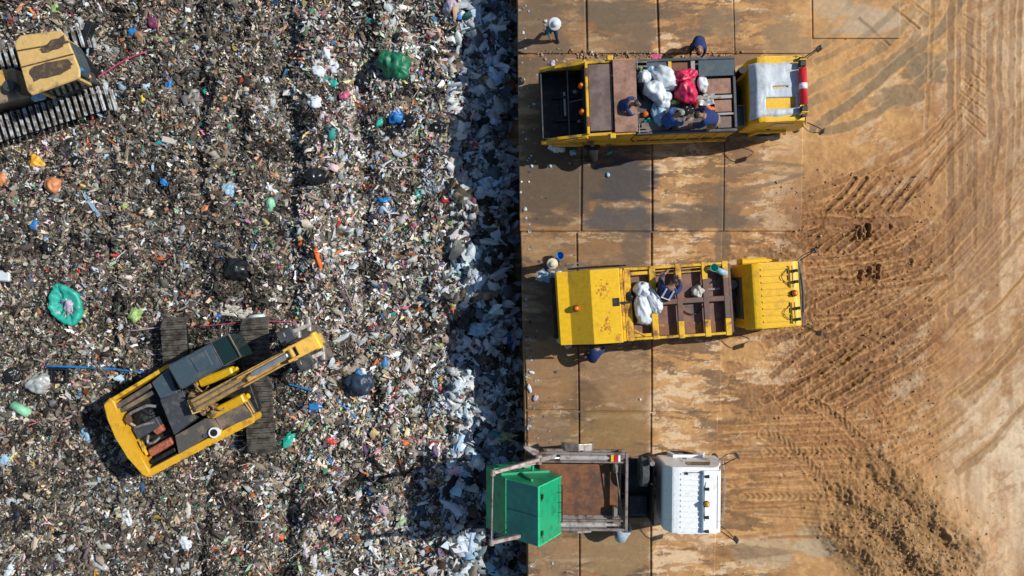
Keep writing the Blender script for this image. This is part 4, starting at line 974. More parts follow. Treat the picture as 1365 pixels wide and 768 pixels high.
m = MB()
p0, p1, n = onface(prof[0], prof[4], .35, .36, 0, 0, 0, .03)
for y in (.62, -.62): 
    q = Vector((prof[0][0] + .10, y, prof[0][1] - .14)); m.bar(q, q + Vector((.06, .0, -.1)), .16, .05); m.bar(q + Vector((.02, .1, .03)), q + Vector((.02, -.14, .03)), .03, .03)
q = Vector((prof[4][0] - .10, 0, prof[4][1] + .26)); 
m.tube([q + Vector((.06, -.55, .02)), q + Vector((.12, -.55, .0)), q + Vector((.12, .75, .0)), q + Vector((.06, .75, .02))], .02, 6, 0)
for y in (-.2, .15, .5): m.bar(q + Vector((-.02, y, .02)), q + Vector((.12, y, .0)), .02, .02)
m.build('latch', DARK, cn)

# ------------------------------------------------------------------ EXCAVATOR
ZE = PIT - .12
fe = Fr((-11.6, -3.87, ZE), R(28))
ex = thing('excavator', 'yellow tracked excavator with blue grey cab and open engine bay, boom reaching right', 'excavator', fe.o, fe.a)
def tp(mb, pts, zt, zb, bev=.02):    # prism whose top outline is read at world height zt
    return mb.prism([fe.q(a, b, zt) for a, b in pts], zb - ZE, zt - ZE, bev)
YELX = paint('weathered_orange_yellow', (.70, .38, .02), (.30, .16, .04), .22, 2.4, .5)
# undercarriage: two tracks, turned against the house
def track(root, fr_inv, cx, cy, L, W, H, ang, padmat, n, gap=.03, grouser=.04, z0=0):
    ca, sa = math.cos(ang), math.sin(ang)
    T = Matrix.Translation((cx, cy, z0)) @ Matrix.Rotation(ang, 4, 'Z')
    m = MB(); r = H / 2
    m.yprism([(-L / 2 + r * .6, .12), (-L / 2 + r * .3, r), (-L / 2 + r, H - .1), (L / 2 - r, H - .1), (L / 2 - r * .3, r), (L / 2 - r * .6, .12)], -W * .28, W * .28, .04)
    m._xf(m.bm.verts, T); tf = m.build('track_frame', DARK, root)
    # pads around the loop
    per = 2 * (L - 2 * r) + 2 * PI * r; k = max(12, int(round(per / ((L) / n)))); m = MB()
    for i in range(k):
        s = per * i / k; st = L - 2 * r
        if s < st: p = (-st / 2 + s, H); a = 0
        elif s < st + PI * r: t = (s - st) / r; p = (st / 2 + math.sin(t) * r, r + math.cos(t) * r); a = t
        elif s < 2 * st + PI * r: p = (st / 2 - (s - st - PI * r), 0); a = PI
        else: t = (s - 2 * st - PI * r) / r; p = (-st / 2 - math.sin(t) * r, r - math.cos(t) * r); a = PI + t
        pl = per / k - gap
        sag = random.uniform(-.008, .008)
        m.box(p[0] - pl / 2, p[0] + pl / 2, -W / 2, W / 2, p[1] - .025 + sag, p[1] + .025 + sag, .008, ry=a)
        m.box(p[0] - .02 + math.sin(a) * .04, p[0] + .02 + math.sin(a) * .04, -W / 2 + .01, W / 2 - .01, p[1] + math.cos(a) * (.025 + grouser / 2) - grouser / 2, p[1] + math.cos(a) * (.025 + grouser / 2) + grouser / 2, .006, ry=a)
    m._xf(m.bm.verts, T); m.build('track_pads', padmat, root)
    return tf
TRKM = paint('dusty_track_steel', (.15, .135, .115), (.05, .043, .035), .5, 3, .6, .3)
ua = R(93.5) - fe.a
for px in (235, 343):
    c = fe.q(px, 515, -1.1); track(ex, None, c[0], c[1], 5.3, 1.12 if px > 300 else 1.0, .95, ua, TRKM, 26, .02, .05)
m = MB(); c = fe.q(289, 515, -1.4); m.box(c[0] - .9, c[0] + .9, c[1] - 1.2, c[1] + 1.2, .35, .75, .05, rz=ua); m.cyl((c[0], c[1], .7), (c[0], c[1], 1.05), .8, seg=28); m.build('undercarriage', DARK, ex)
# house deck
zd = -.10
m = MB(); tp(m, [(143, 538), (222, 487), (322, 482), (345, 545), (338, 560), (196, 632)], zd - .35, zd - .75, .03); m.build('house_floor', DARK, ex)
m = MB()
cw = [(137, 540), (146, 530), (151, 533), (158, 556), (172, 582), (186, 606), (200, 630), (195, 637), (188, 633), (170, 610), (154, 584), (142, 560)]
m.prism([fe.q(a, b, .25) for a, b in cw], .95, .25 - ZE, .05); m.build('counterweight', YELX, ex)
m = MB(); tp(m, [(165, 559), (170, 567), (177, 561), (172, 552)], .27, .24, .005); m.build('weight_socket', RUST, ex)
m = MB(); tp(m, [(143, 534), (222, 486), (224, 491), (146, 538)], .22, -.75); m.build('side_panel', YELW, ex)
m = MB(); tp(m, [(196, 636), (338, 562), (339, 556), (336, 553), (196, 627)], .16, -.75); m.build('side_panel', YELX, ex)
m = MB(); tp(m, [(198, 626), (335, 554), (341, 556), (338, 564), (197, 637)], -.15, -.3); m.build('side_panel', YELW, ex)
# deck plates
m = MB(); tp(m, [(202, 510), (224, 491), (236, 524), (214, 532)], .28, -.5, .015); m.build('deck_cover', BLUEG, ex)  # both covers dark: shadow of cab and boom put into their colour
m = MB(); tp(m, [(213, 533), (236, 524), (243, 521), (261, 558), (232, 580)], .27, -.5, .015); m.build('deck_cover', DGRY, ex)
m = MB(); tp(m, [(233, 581), (282, 553), (294, 572), (238, 606)], .22, -.6, .015); m.build('tool_deck', DECK, ex)
m = MB(); tp(m, [(283, 552), (322, 531), (336, 556), (295, 573)], .22, -.6, .015); m.build('tool_deck', DECK, ex)
m = MB(); q = fe.v(285, 577, .35); m.cyl(q + Vector((0, 0, -.4)), q, .2, seg=20); st = m.build('exhaust_stack', WHITE, ex); m = MB(); m.cyl(q, q + Vector((0, 0, .012)), .14, seg=18); m.build('bore', DARK, st)
m = MB(); q = fe.v(273, 581, .3); m.cyl(q + Vector((0, 0, -.3)), q, .08, seg=14); m.build('fuel_cap', BLUEG, ex)
# engine bay
m = MB()
tp(m, [(153, 540), (200, 511), (203, 516), (157, 545)], .16, -.5); tp(m, [(156, 547), (203, 520), (206, 525), (159, 552)], .0, -.5); m.build('bay_louvre', DECK, ex)
m = MB(); tp(m, [(176, 572), (208, 556), (214, 568), (184, 586)], .05, -.5); m.build('engine_block', DGRY, ex)
m = MB(); tp(m, [(196, 600), (226, 583), (231, 592), (200, 610)], .1, -.4, .05); tp(m, [(203, 575), (214, 566), (218, 574), (209, 580)], .05, -.3, .03); m.build('muffler', BRICK, ex)
m = MB(); tp(m, [(200, 615), (232, 597), (234, 602), (202, 620)], .08, -.5); tp(m, [(201, 622), (235, 604), (236, 607), (203, 626)], .12, -.5); m.build('bay_louvre', DARK, ex)
V_ = lambda a, b, z: fe.v(a, b, z)
m = MB()
m.tube([V_(208, 542, .02), V_(196, 541, .08), V_(184, 546, .1), V_(172, 553, .1), V_(172, 562, .05), V_(180, 568, -.1)], .06, 10)
m.tube([V_(180, 570, .0), V_(192, 566, .1), V_(205, 563, .05)], .05, 10); m.tube([V_(198, 580, .15), V_(197, 590, .15), V_(205, 590, .15), V_(213, 583, .1)], .05, 10)
m.build('engine_pipe', STEEL, ex)
m = MB(); m.tube([V_(190, 546, -.1), V_(200, 552, -.1), V_(205, 550, -.15)], .09, 10); m.blob(V_(192, 556, -.3), (.4, .4, .25), .2, 2); m.build('engine_part', DARK, ex)
m = MB(); m.tube([V_(190, 590, .0), V_(193, 600, .05), V_(196, 606, .0)], .06, 8); m.bar(V_(186, 588, .05), V_(192, 602, .05), .06, .1); m.build('engine_bracket', YELW, ex)
# cab: roof hatch and big front glass
ca_ = [(222, 488), (304, 446), (320, 476), (240, 520)]
m = MB(); tp(m, [(222, 488), (281, 457), (298, 488), (240, 520)], .92, -.6, .06); cabo = m.build('cab', BLUEG, ex)
m = MB(); tp(m, [(281, 457), (304, 446), (321, 476), (298, 488)], .84, -.6, .05); m.build('front_window', glass('cab_glass', (.012, .03, .03)), cabo)
m = MB()
for a, b in (((281, 457), (304, 446)), ((304, 446), (321, 476)), ((321, 476), (298, 488)), ((281, 457), (298, 488))): m.bar(fe.v(*a, .9), fe.v(*b, .9), .05, .06)
m.build('window_frame', DGRY, cabo)
m = MB(); m.bar(fe.v(305, 446, .88), fe.v(321.5, 476, .88), .035, .05); m.build('window_trim', paint('ochre_trim', (.45, .28, .1), None, .3, 5, .6), cabo)
m = MB(); tp(m, [(252, 477), (273, 466), (284, 487), (264, 497)], .965, .9, .02); m.build('roof_hatch', BLUEG, cabo)
# boom: root lugs, main beam, silver ram, stick end
BC = paint('faded_yellow_boom', (.60, .36, .10), (.36, .22, .08), .4, 3.0, .5)
m = MB()
def beam(p, q, w0, w1, h0, h1, mb, z0w=0):
    a = Vector(p); b = Vector(q); d = (b - a); u = Vector((d.x, d.y, 0)).normalized(); n = Vector((-u.y, u.x, 0)); vs = []
    for c, w, h in ((a, w0, h0), (b, w1, h1)):
        for sy in (-1, 1):
            for sz in (-1, 1): vs.append(mb.bm.verts.new(c + n * sy * w / 2 + Vector((0, 0, sz * h / 2))))
    fs = [mb.bm.faces.new([vs[i] for i in f]) for f in ((0, 1, 3, 2), (4, 6, 7, 5), (0, 4, 5, 1), (2, 3, 7, 6), (1, 5, 7, 3), (0, 2, 6, 4))]
    bmesh.ops.bevel(mb.bm, geom=list({e for f in fs for e in f.edges}), offset=.02, segments=1, affect='EDGES')
A0 = fe.v(262, 540, .7); A1 = fe.v(338, 498, 1.7)
beam(A0, A1, .5, .42, .6, .5, m); A2 = fe.v(385, 473, 2.0); beam(A1, A2, .42, .40, .5, .3, m); m.build('boom', BC, ex)
m = MB()
for o in (-.1, .1): n_ = Vector((-.0, o, .32)); m.tube([A0 + n_, (A0 + A1) / 2 + n_ + Vector((0, 0, .02)), A1 + n_], .03, 6)
m.build('hydraulic_line', STEEL, ex)
m = MB(); m.bar(fe.v(335, 500, 2.08), fe.v(384, 473, 2.30), .17, .16, .05); ram = m.build('stick_cylinder', paint('silver_ram', (.45, .50, .58), (.3, .33, .38), .3, 4, .3, .6), ex)
m = MB(); tp(m, [(327, 505), (334, 497), (339, 503), (331, 510)], 2.1, 1.7, .04); m.build('ram_bracket', BC, ex)
m = MB(); m.bar(fe.v(318, 504, 1.85), fe.v(382, 469, 2.1), .06, .3, .01); m.bar(fe.v(326, 515, 1.85), fe.v(390, 480, 2.1), .06, .3, .01); m.build('boom_side_plate', BC, ex)
# stick: yellow end with a hole and pin
m = MB()
A3 = fe.v(386, 473, 2.35); A4 = fe.v(421, 455, 2.2)
m.bar(A3 + Vector((-.1, .21, 0)), A3 + Vector((.35, .21, 0)), .09, .35); m.bar(A3 + Vector((-.1, -.21, 0)), A3 + Vector((.35, -.21, 0)), .09, .35)
m.bar(A3 + Vector((.3, 0, 0)), A4, .52, .34, .03); m.build('stick_head', paint('warm_yellow_stick', (.72, .42, .06), (.45, .27, .08), .3, 3, .45), ex)
m = MB(); m.cyl(A3 + Vector((.1, -.28, 0)), A3 + Vector((.1, .28, 0)), .09, seg=16); m.build('pivot_pin', BC, ex)
m = MB(); m.cyl(A4 + Vector((.02, -.3, 0)), A4 + Vector((.02, .3, 0)), .15, seg=18); m.build('stick_pivot', YEL, ex)
m = MB(); B0 = fe.v(424, 453, 1.9); m.bar(B0, fe.v(420, 458, -.9), .4, .42, .04); m.build('stick', BC, ex)
# bucket below, half hidden, with link arms either side
m = MB()
bq = fe.v(414, 463, -1.1)
m.yprism([(bq.x - .75, -.1 + .9), (bq.x + .35, 1.25), (bq.x + .6, .7), (bq.x + .35, .15), (bq.x - .3, -.0 + .1)], bq.y - .75, bq.y + .75, .03)
for i in range(5): m.bar((bq.x - .7, bq.y - .6 + i * .3, .78), (bq.x - 1.0, bq.y - .6 + i * .3, .66), .1, .06)
m.build('bucket', paint('worn_bucket_steel', (.26, .23, .2), (.12, .1, .09), .4, 4, .45, .5), ex)
m = MB()
for a, b in (((370, 444), (391, 452)), ((395, 488), (415, 476))):
    c = (Vector(fe.v(*a, .6)) + Vector(fe.v(*b, .6))) / 2; m.box(c.x - .32, c.x + .32, c.y - .26, c.y + .26, 1.9, 2.7, .05)
m.build('bucket_link', DGRY, ex)
m = MB()
for a in ((397, 441), (411, 432), (419, 482), (411, 472), (430, 470)):
    c = fe.v(*a, .1); m.cyl(c + Vector((-.1, -.24, 0)), c + Vector((.1, .24, 0)), .13, seg=14)
m.bar(fe.v(378, 447, .5), fe.v(413, 433, .2), .16, .2); m.bar(fe.v(400, 484, .5), fe.v(430, 470, .2), .16, .2)
m.build('linkage', STEEL, ex)
# boom cylinders and hoses at the root
for (a, b, mt) in (((268, 510), (312, 494), YELR), ((283, 552), (327, 530), YEL)):
    m = MB(); p = fe.v(*a, .35); q = fe.v(*b, .75); m.bar(p, q, .34, .3, .05); m.cyl(p + (q - p) * -.1, p + (q - p) * 1.1, .1, seg=12); m.build('boom_cylinder', mt, ex)
m = MB(); rr = random.Random(2)
for i in range(9):
    x = rr.uniform(255, 285); y = rr.uniform(518, 548)
    m.tube([V_(x, y, .2), V_(x + rr.uniform(-8, 8), y + rr.uniform(-8, 3), .75), V_(x + rr.uniform(2, 14), y + rr.uniform(-10, 4), .8), V_(x + rr.uniform(8, 20), y - 4, .6)], .035, 7)
m.build('hydraulic_hose', paint('tan_dusty_hose', (.34, .22, .10), (.12, .08, .05), .4, 8, .6), ex)
m = MB(); m.blob(V_(268, 538, .35), (.5, .4, .3), .4, 9, 3, 1); m.blob(V_(287, 547, .4), (.25, .2, .25), .3, 5, 3, 1); m.build('valve_block', paint('dirty_ochre_casting', (.30, .18, .07), (.10, .07, .04), .45, 5, .6, bump=.4), ex)
m = MB(); tp(m, [(244, 519), (300, 488), (336, 500), (322, 530), (262, 558)], -.25, -.6); m.build('swing_bay_floor', DARK, ex)
m = MB(); m.tube([V_(322, 531, .3), V_(334, 548, .25), V_(338, 559, .1)], .025, 6); m.tube([V_(326, 528, .25), V_(339, 550, .2)], .025, 6); m.build('hand_rail', BC, ex)
# bend arms so nothing hovers: mast between cab and boom root
m = MB(); m.bar(V_(262, 540, -.4), A0, .55, .5); m.build('boom_foot', BC, ex)

# ------------------------------------------------------------------ BULLDOZER (upper left, cut by the frame)
fd = Fr((-19.55, 8.5, PIT - .1), R(17)); ZD = fd.o.z
dz = thing('bulldozer', 'tan bulldozer with soot marked cab roof and shiny steel tracks in the corner', 'bulldozer', fd.o, fd.a)
TP2 = lambda mb, pts, zt, zb, bev=.02: mb.prism([fd.q(a, b, zt) for a, b in pts], zb - ZD, zt - ZD, bev)
PADM = paint('polished_grouser_steel', (.52, .56, .60), (.13, .105, .08), .55, 3, .38, .25)
for (a, b) in ((76, 150), (48, 68)):
    c = fd.q(a, b, -1.1); sgn = -1
    L = 6.0; off = -L / 2 + (c[0] - c[0])
    if a == 76: ce = fd.q(143, 137, -1.05); cx = ce[0] - 3.0; cy = fd.q(76, 148, -1.1)[1]
    else: ce = fd.q(112, 43, -1.05); cx = ce[0] - 3.0; cy = fd.q(40, 66, -1.1)[1]
    track(dz, None, cx, cy, 6.0, 1.0, .95, 0, PADM, 24, .12, .07)
m = MB(); TP2(m, [(-60, 108), (18, 90), (24, 126), (40, 128), (-60, 152)], -.75, -1.7, .05); m.build('hood', paint('dusty_tan_hood', (.33, .24, .15), (.18, .13, .09), .4, 3, .6), dz)
m = MB(); TP2(m, [(-8, 95), (4, 92), (8, 112), (-6, 116)], -.55, -.8, .03); m.build('engine_cowl', BC, dz)
m = MB(); q = fd.v(11, 114, -.45); m.cyl(q + Vector((0, 0, -.4)), q, .24, .22, seg=20); m.build('air_cleaner', DGRY, dz)
TANR = paint('sun_bleached_yellow_roof', (.62, .41, .15), (.10, .07, .045), .22, 1.6, .6, streak=(1, 1, 1), bump=.15)
m = MB(); m.prism([fd.q(a, b, .95) for a, b in [(18, 57), (26, 47), (80, 40), (88, 48), (106, 92), (106, 104), (42, 127), (36, 122)]], .95 - ZD - .12, .95 - ZD, .04)
rf = m.build('cab_roof', TANR, dz)
m = MB()
for a, b in (((27, 90), (98, 72)), ((22, 68), (92, 56))): m.bar(fd.v(*a, .965), fd.v(*b, .965), .05, .03)
m.build('roof_seam', SOOT, rf)
for k, pts in enumerate(([(38, 92), (60, 84), (88, 78), (96, 84), (92, 94), (72, 100), (44, 110)], [(52, 66), (62, 58), (84, 48), (90, 56), (78, 66), (58, 72)])):
    rr = random.Random(k); out = []
    for i in range(len(pts)):
        a = pts[i]; b = pts[(i + 1) % len(pts)]
        for t in (0, .33, .66): out.append(fd.q(a[0] + (b[0] - a[0]) * t + rr.uniform(-1.8, 1.8), a[1] + (b[1] - a[1]) * t + rr.uniform(-1.8, 1.8), .96))
    m = MB(); m.prism(out, .95 - ZD, .955 - ZD, 0); m.build('soot_patch', SOOT, rf)
m = MB(); TP2(m, [(24, 62), (76, 48), (93, 100), (44, 118)], .8, -.6, .03); m.build('cab', glass('dozer_cab_glass', (.03, .035, .035)), dz)
m = MB()
for a in ((24, 62), (76, 48), (93, 100), (44, 118)): m.bar(fd.v(*a, .82), fd.v(*a, .82) + Vector((0, 0, -1.4)), .12, .12)
m.build('cab_post', TANR, dz)
m = MB(); TP2(m, [(78, 46), (92, 56), (104, 84), (102, 96), (96, 98), (94, 86), (82, 60)], .5, -.4, .03); m.build('front_glass', BLUEG, dz)
m = MB(); TP2(m, [(70, 104), (116, 92), (122, 108), (84, 126), (66, 124)], -.75, -1.3, .04); m.build('fender', DGRY, dz)
m = MB(); m.bar(fd.v(98, 106, -.3), fd.v(116, 112, -.5), .06, .06); m.bar(fd.v(104, 104, -.3), fd.v(120, 100, -.6), .25, .08); m.build('step_rail', BC, dz)
m = MB(); m.bar(fd.v(104, 96, .3), fd.v(111, 92, .3), .14, .18, .04); m.build('side_lamp', plast('blue_plastic', (.02, .20, .55)), dz)
m = MB(); m.blob(fd.v(52, 128, -.7), (.3, .2, .12), .3, 3); m.build('rag', plast('pale_blue_plastic', (.30, .48, .62)), dz)
# push arms and ripper behind
m = MB(); m.bar(fd.v(112, 60, -1.4), fd.v(122, 30, -1.4), .25, .35); m.bar(fd.v(128, 100, -1.4), fd.v(104, 70, -1.4), .3, .35); m.build('draw_bar', DARK, dz)
# ================================================================== PEOPLE
def catm(*a): return [Vector(x) for x in a]
POSES = {
 'stand': dict(pel=(0, 0, .95), sp=(.0, 0, 1.16), ch=(.02, 0, 1.36), nk=(.03, 0, 1.50), hd=(.05, 0, 1.60), tp=(.06, 0, 1.70),
   sh=(.02, .19, 1.42), el=(.05, .29, 1.16), wr=(.22, .25, .98), hp=(0, .10, .90), kn=(.04, .11, .50), an=(-.02, .12, .09), to=(.15, .13, .04)),
 'walk': dict(pel=(0, 0, .93), sp=(.0, 0, 1.15), ch=(.03, 0, 1.35), nk=(.05, 0, 1.49), hd=(.08, 0, 1.59), tp=(.09, 0, 1.69),
   sh=(.03, .19, 1.41), el=(-.08, .27, 1.15), wr=(.06, .30, .92), hp=(0, .10, .88), kn=(.16, .10, .50), an=(.22, .11, .09), to=(.40, .12, .04),
   kn2=(-.02, -.11, .50), an2=(-.26, -.11, .12), to2=(-.12, -.12, .04), el2=(.10, -.28, 1.15), wr2=(.28, -.26, 1.0)),
 'bend': dict(pel=(-.18, 0, .88), sp=(.0, 0, 1.02), ch=(.20, 0, 1.12), nk=(.34, 0, 1.16), hd=(.44, 0, 1.17), tp=(.53, 0, 1.12),
   sh=(.24, .20, 1.14), el=(.36, .27, .88), wr=(.54, .20, .70), hp=(-.16, .10, .84), kn=(-.02, .13, .48), an=(-.10, .14, .09), to=(.08, .15, .04)),
 'squat': dict(pel=(-.20, 0, .30), sp=(-.14, 0, .50), ch=(.04, 0, .68), nk=(.16, 0, .78), hd=(.24, 0, .85), tp=(.31, 0, .92),
   sh=(.04, .20, .70), el=(.22, .30, .48), wr=(.44, .18, .34), hp=(-.16, .12, .30), kn=(.22, .24, .46), an=(.02, .22, .09), to=(.18, .24, .04)),
}
def person(pose, label, loc, rz, shirt, trousers, hat=None, hatmat=None, group=None, boots=None, vest=None, hair=True, k=1.0):
    p = dict(POSES[pose]); J = {}
    mir = lambda v: (v[0], -v[1], v[2])
    for key in ('pel', 'sp', 'ch', 'nk', 'hd', 'tp'): J[key] = p[key]
    for key in ('sh', 'el', 'wr', 'hp', 'kn', 'an', 'to'):
        J[key + 'L'] = p[key]; J[key + 'R'] = p.get(key + '2', mir(p[key]))
    wl = Vector(J['wrL']); wR = Vector(J['wrR'])
    for s in 'LR':
        e = Vector(J['el' + s]); w_ = Vector(J['wr' + s]); J['ha' + s] = tuple(w_ + (w_ - e).normalized() * .085)
    rad = dict(pel=(.17, .14), sp=(.165, .135), ch=(.20, .145), nk=(.06, .06), hd=(.095, .095), tp=(.075, .075), sh=(.092, .085), el=(.066, .06), wr=(.034, .034), ha=(.04, .025), hp=(.12, .115), kn=(.088, .085), an=(.065, .062), to=(.045, .04))
    names = list(J); idx = {n: i for i, n in enumerate(names)}
    E = [('pel', 'sp'), ('sp', 'ch'), ('ch', 'nk'), ('nk', 'hd'), ('hd', 'tp')]
    for s in 'LR': E += [('ch', 'sh' + s), ('sh' + s, 'el' + s), ('el' + s, 'wr' + s), ('wr' + s, 'ha' + s), ('pel', 'hp' + s), ('hp' + s, 'kn' + s), ('kn' + s, 'an' + s), ('an' + s, 'to' + s)]
    me = bpy.data.meshes.new('sk'); me.from_pydata([J[n] for n in names], [(idx[a], idx[b]) for a, b in E], [])
    o = bpy.data.objects.new('sk', me); C.objects.link(o)
    md = o.modifiers.new('s', 'SKIN'); md.use_smooth_shade = True
    for n in names:
        r = rad[n.rstrip('LR')] if n.rstrip('LR') in rad else rad[n]
        me.skin_vertices[0].data[idx[n]].radius = (r[0], r[1])
    me.skin_vertices[0].data[0].use_root = True
    o.modifiers.new('b', 'SUBSURF').levels = 1
    dg = bpy.context.evaluated_depsgraph_get(); ev = o.evaluated_get(dg); m2 = bpy.data.meshes.new_from_object(ev)
    bpy.data.objects.remove(o)
    bm = bmesh.new(); bm.from_mesh(m2)
    seg = [(Vector(J[a]), Vector(J[b]), a, b) for a, b in E]
    def nearest(c):
        best = None
        for a, b, na, nb in seg:
            d = b - a; t = max(0, min(1, (c - a).dot(d) / d.length_squared)); q = (c - a - d * t).length
            q -= (rad[na.rstrip('LR')] if na.rstrip('LR') in rad else rad[na])[0] * .8
            if best is None or q < best[0]: best = (q, na, nb, t)
        return best
    for f in bm.faces:
        _, na, nb, t = nearest(f.calc_center_median()); n = nb.rstrip('LR')
        f.material_index = {'sp': 0 if t > .25 else 1, 'ch': 0, 'nk': 0 if t < .5 else 2, 'hd': 2, 'tp': 2, 'sh': 0, 'el': 0, 'wr': 0 if t < .75 else 2, 'ha': 2, 'hp': 1, 'kn': 1, 'an': 1 if t < .85 else 3, 'to': 3}.get(n, 0)
        f.smooth = True
    mb = MB(); mb.bm.free(); mb.bm = bm
    n0 = len(bm.faces)
    for s, sg in (('L', 1), ('R', -1)):
        w_ = Vector(J['wr' + s]); hnd = Vector(J['ha' + s]); d = (hnd - w_).normalized(); side = Vector((0, 0, 1)).cross(d)
        side = side.normalized() if side.length > .1 else Vector((1, 0, 0)); dn = d.cross(side).normalized()
        if dn.z > 0: dn = -dn
        for i, L in enumerate((.062, .075, .07, .055)):
            b0 = hnd + side * (i - 1.5) * .019 - d * .02
            mb.tube([b0, b0 + d * L * .55, b0 + d * L * .9 + dn * L * .3, b0 + d * L * .95 + dn * L * .65], [.0095, .009, .0085, .007], 6, 0)
        b0 = w_ + d * .03 - side * sg * .03; mb.tube([b0, b0 - side * sg * .03 + d * .03, b0 - side * sg * .035 + d * .065 + dn * .01], [.011, .01, .008], 6, 0)
    hd = Vector(J['hd']); tp_ = Vector(J['tp']); up = (tp_ - Vector(J['nk'])).normalized(); fw = Vector((1, 0, 0)) - up * up.x; fw = fw.normalized() if fw.length > .2 else Vector((0, 0, -1)); lat = up.cross(fw)
    hc = hd + up * .03
    mb.cyl(hc + fw * .085, hc + fw * .125 - up * .02, .018, .008, 8)
    for sg in (-1, 1): mb.blob(hc + lat * sg * .098, (.02, .012, .03), .05, 1, 1, 2)
    mb.bar(hc + fw * .09 - up * .055 - lat * .022, hc + fw * .09 - up * .055 + lat * .022, .008, .012, .002)
    bm.faces.ensure_lookup_table()
    for i in range(n0, len(bm.faces)): bm.faces[i].material_index = 2; bm.faces[i].smooth = True
    n1 = len(bm.faces)
    for sg in (-1, 1): mb.blob(hc + fw * .088 + lat * sg * .033 + up * .012, (.011, .011, .011), 0, 1, 1, 2)
    bm.faces.ensure_lookup_table()
    for i in range(n1, len(bm.faces)): bm.faces[i].material_index = 4
    root = thing('person', label, 'person', loc, rz, group)
    b = mb.build('body', [shirt, trousers, SKIN, boots or DARK, DARK], root)
    top = tp_ + up * .02
    M = Matrix((fw, lat, up)).transposed().to_4x4()
    if hair:
        q = MB(); q.blob((0, 0, 0), (.108, .105, .10), .05, 3, 2, .15); M.translation = hd + up * .065 - fw * .012; q._xf(q.bm.verts, M); q.build('hair', paint('black_hair', (.012, .010, .009), None, .3, 20, .6), root, True)
    if hat:
        q = MB(); br = {'wide': .235, 'straw': .205, 'cap': .115}[hat]
        prof = [(0, .13), (.07, .125), (.10, .095), (.112, .02), (br * .8, .0), (br, -.02), (br, -.03), (.10, -.01)] if hat != 'cap' else [(0, .10), (.07, .09), (.108, .04), (.118, -.02), (.105, -.03)]
        sg_ = 24; rings = []
        c = q.bm.verts.new((0, 0, prof[0][1]))
        for r_, z in prof[1:]:
            rings.append([q.bm.verts.new((math.cos(2 * PI * i / sg_) * r_, math.sin(2 * PI * i / sg_) * r_, z + .012 * math.sin(2 * 2 * PI * i / sg_) * (r_ > .15))) for i in range(sg_)])
        for i in range(sg_): q.bm.faces.new((c, rings[0][i], rings[0][(i + 1) % sg_]))
        for a, b2 in zip(rings, rings[1:]):
            for i in range(sg_): q.bm.faces.new((a[i], b2[i], b2[(i + 1) % sg_], a[(i + 1) % sg_]))
        if hat == 'cap': q.box(.08, .20, -.07, .07, -.02, .0, .02)
        M.translation = hd + up * .07; q._xf(q.bm.verts, M); q.build('hat', hatmat, root, True)
    if vest:
        q = MB()
        ch = Vector(J['ch']); sp = Vector(J['sp']); bk = (ch - sp).normalized(); back = Vector((-bk.z, 0, bk.x)) if bk.x > .5 else Vector((-1, 0, 0))
        for sg in (-1, 1): q.bar(ch + Vector((0, sg * .1, .0)) + back * .115 + bk * .08, sp + Vector((0, sg * .1, 0)) + back * .115, .045, .015, .004)
        q.bar(sp + back * .125 + Vector((0, -.13, 0)), sp + back * .125 + Vector((0, .13, 0)), .02, .05, .004)
        q.build('reflective_strip', vest, root)
    root.scale = (k, k, k)
    return root
NAVY = cloth('navy_cloth', (.012, .032, .14)); BLUEC = cloth('blue_cloth', (.025, .09, .30)); TROU = cloth('dark_trousers', (.03, .035, .05)); JEAN = cloth('jeans_cloth', (.03, .065, .13))
LBL = cloth('pale_blue_cloth', (.42, .52, .60)); BROWNC = cloth('brown_cloth', (.13, .065, .045)); MINT = cloth('teal_cloth', (.02, .16, .20)); KHAKI = cloth('khaki_cloth', (.30, .20, .12)); BLK = cloth('black_cloth', (.012, .012, .014))
STRAW = paint('straw', (.62, .54, .40), None, .3, 20, .8); HATW = paint('pale_hat', (.55, .60, .64), None, .2, 10, .8); GCAP = paint('grey_cap', (.16, .17, .18), (.4, .4, .4), .4, 14, .8); HIVIS = paint('hi_vis_strip', (.70, .72, .30), None, .2, 10, .6); WSTRIP = paint('white_strip', (.7, .72, .72), None, .1, 10, .6)
def at_head(px, py, zb, head=1.72, off=0.0, rz=0):
    v = P(px, py, zb + head); return (v.x - off * math.cos(rz), v.y - off * math.sin(rz), zb)
person('walk', 'worker in a pale wide brimmed hat and teal top walking alone on the top plate', at_head(738, 28, .045), R(-60), MINT, JEAN, 'wide', HATW, vest=HIVIS)
person('stand', 'worker in a straw hat and dark blue top holding a pale sack', at_head(735, 350, .045), R(-50), NAVY, JEAN, 'straw', STRAW)
person('bend', 'worker in navy mostly hidden behind the upper truck, beside its dark cover plate', at_head(932, 70, .045, 1.2, .5, R(-100)), R(-100), NAVY, TROU, None)
person('squat', 'worker in navy leaning in from the brown steel roof beside the white sacks', at_head(848, 138, 2.1, .95, .28, R(-8)), R(-8), NAVY, KHAKI, None)
person('squat', 'worker in a grey cap and blue shirt crouching between the white and pink sacks', at_head(907, 151, 2.1, .95, .28, R(30)), R(30), BLUEC, TROU, 'cap', GCAP, k=1.08)
person('bend', 'worker in navy bending over at the lower edge of the upper truck load', at_head(958, 160, 2.1, 1.12, -.2, R(172)), R(172), NAVY, KHAKI, None, vest=None, k=1.2)
person('squat', 'worker in navy with two white stripes on the back crouching on the middle truck rack', at_head(894, 382, 2.2, .9, .15, R(70)), R(70), NAVY, BROWNC, None, vest=WSTRIP, k=1.3)
person('bend', 'worker in navy stooping in shade beside the yellow rear box, below it', at_head(796, 466, .045, 1.2, .3, R(70)), R(70), NAVY, NAVY, None)
person('bend', 'worker in pale blue grey clothes stooping below the skip lorry bed', at_head(831, 712, .045, 1.2, .2, R(80)), R(80), LBL, LBL, 'cap', GCAP)
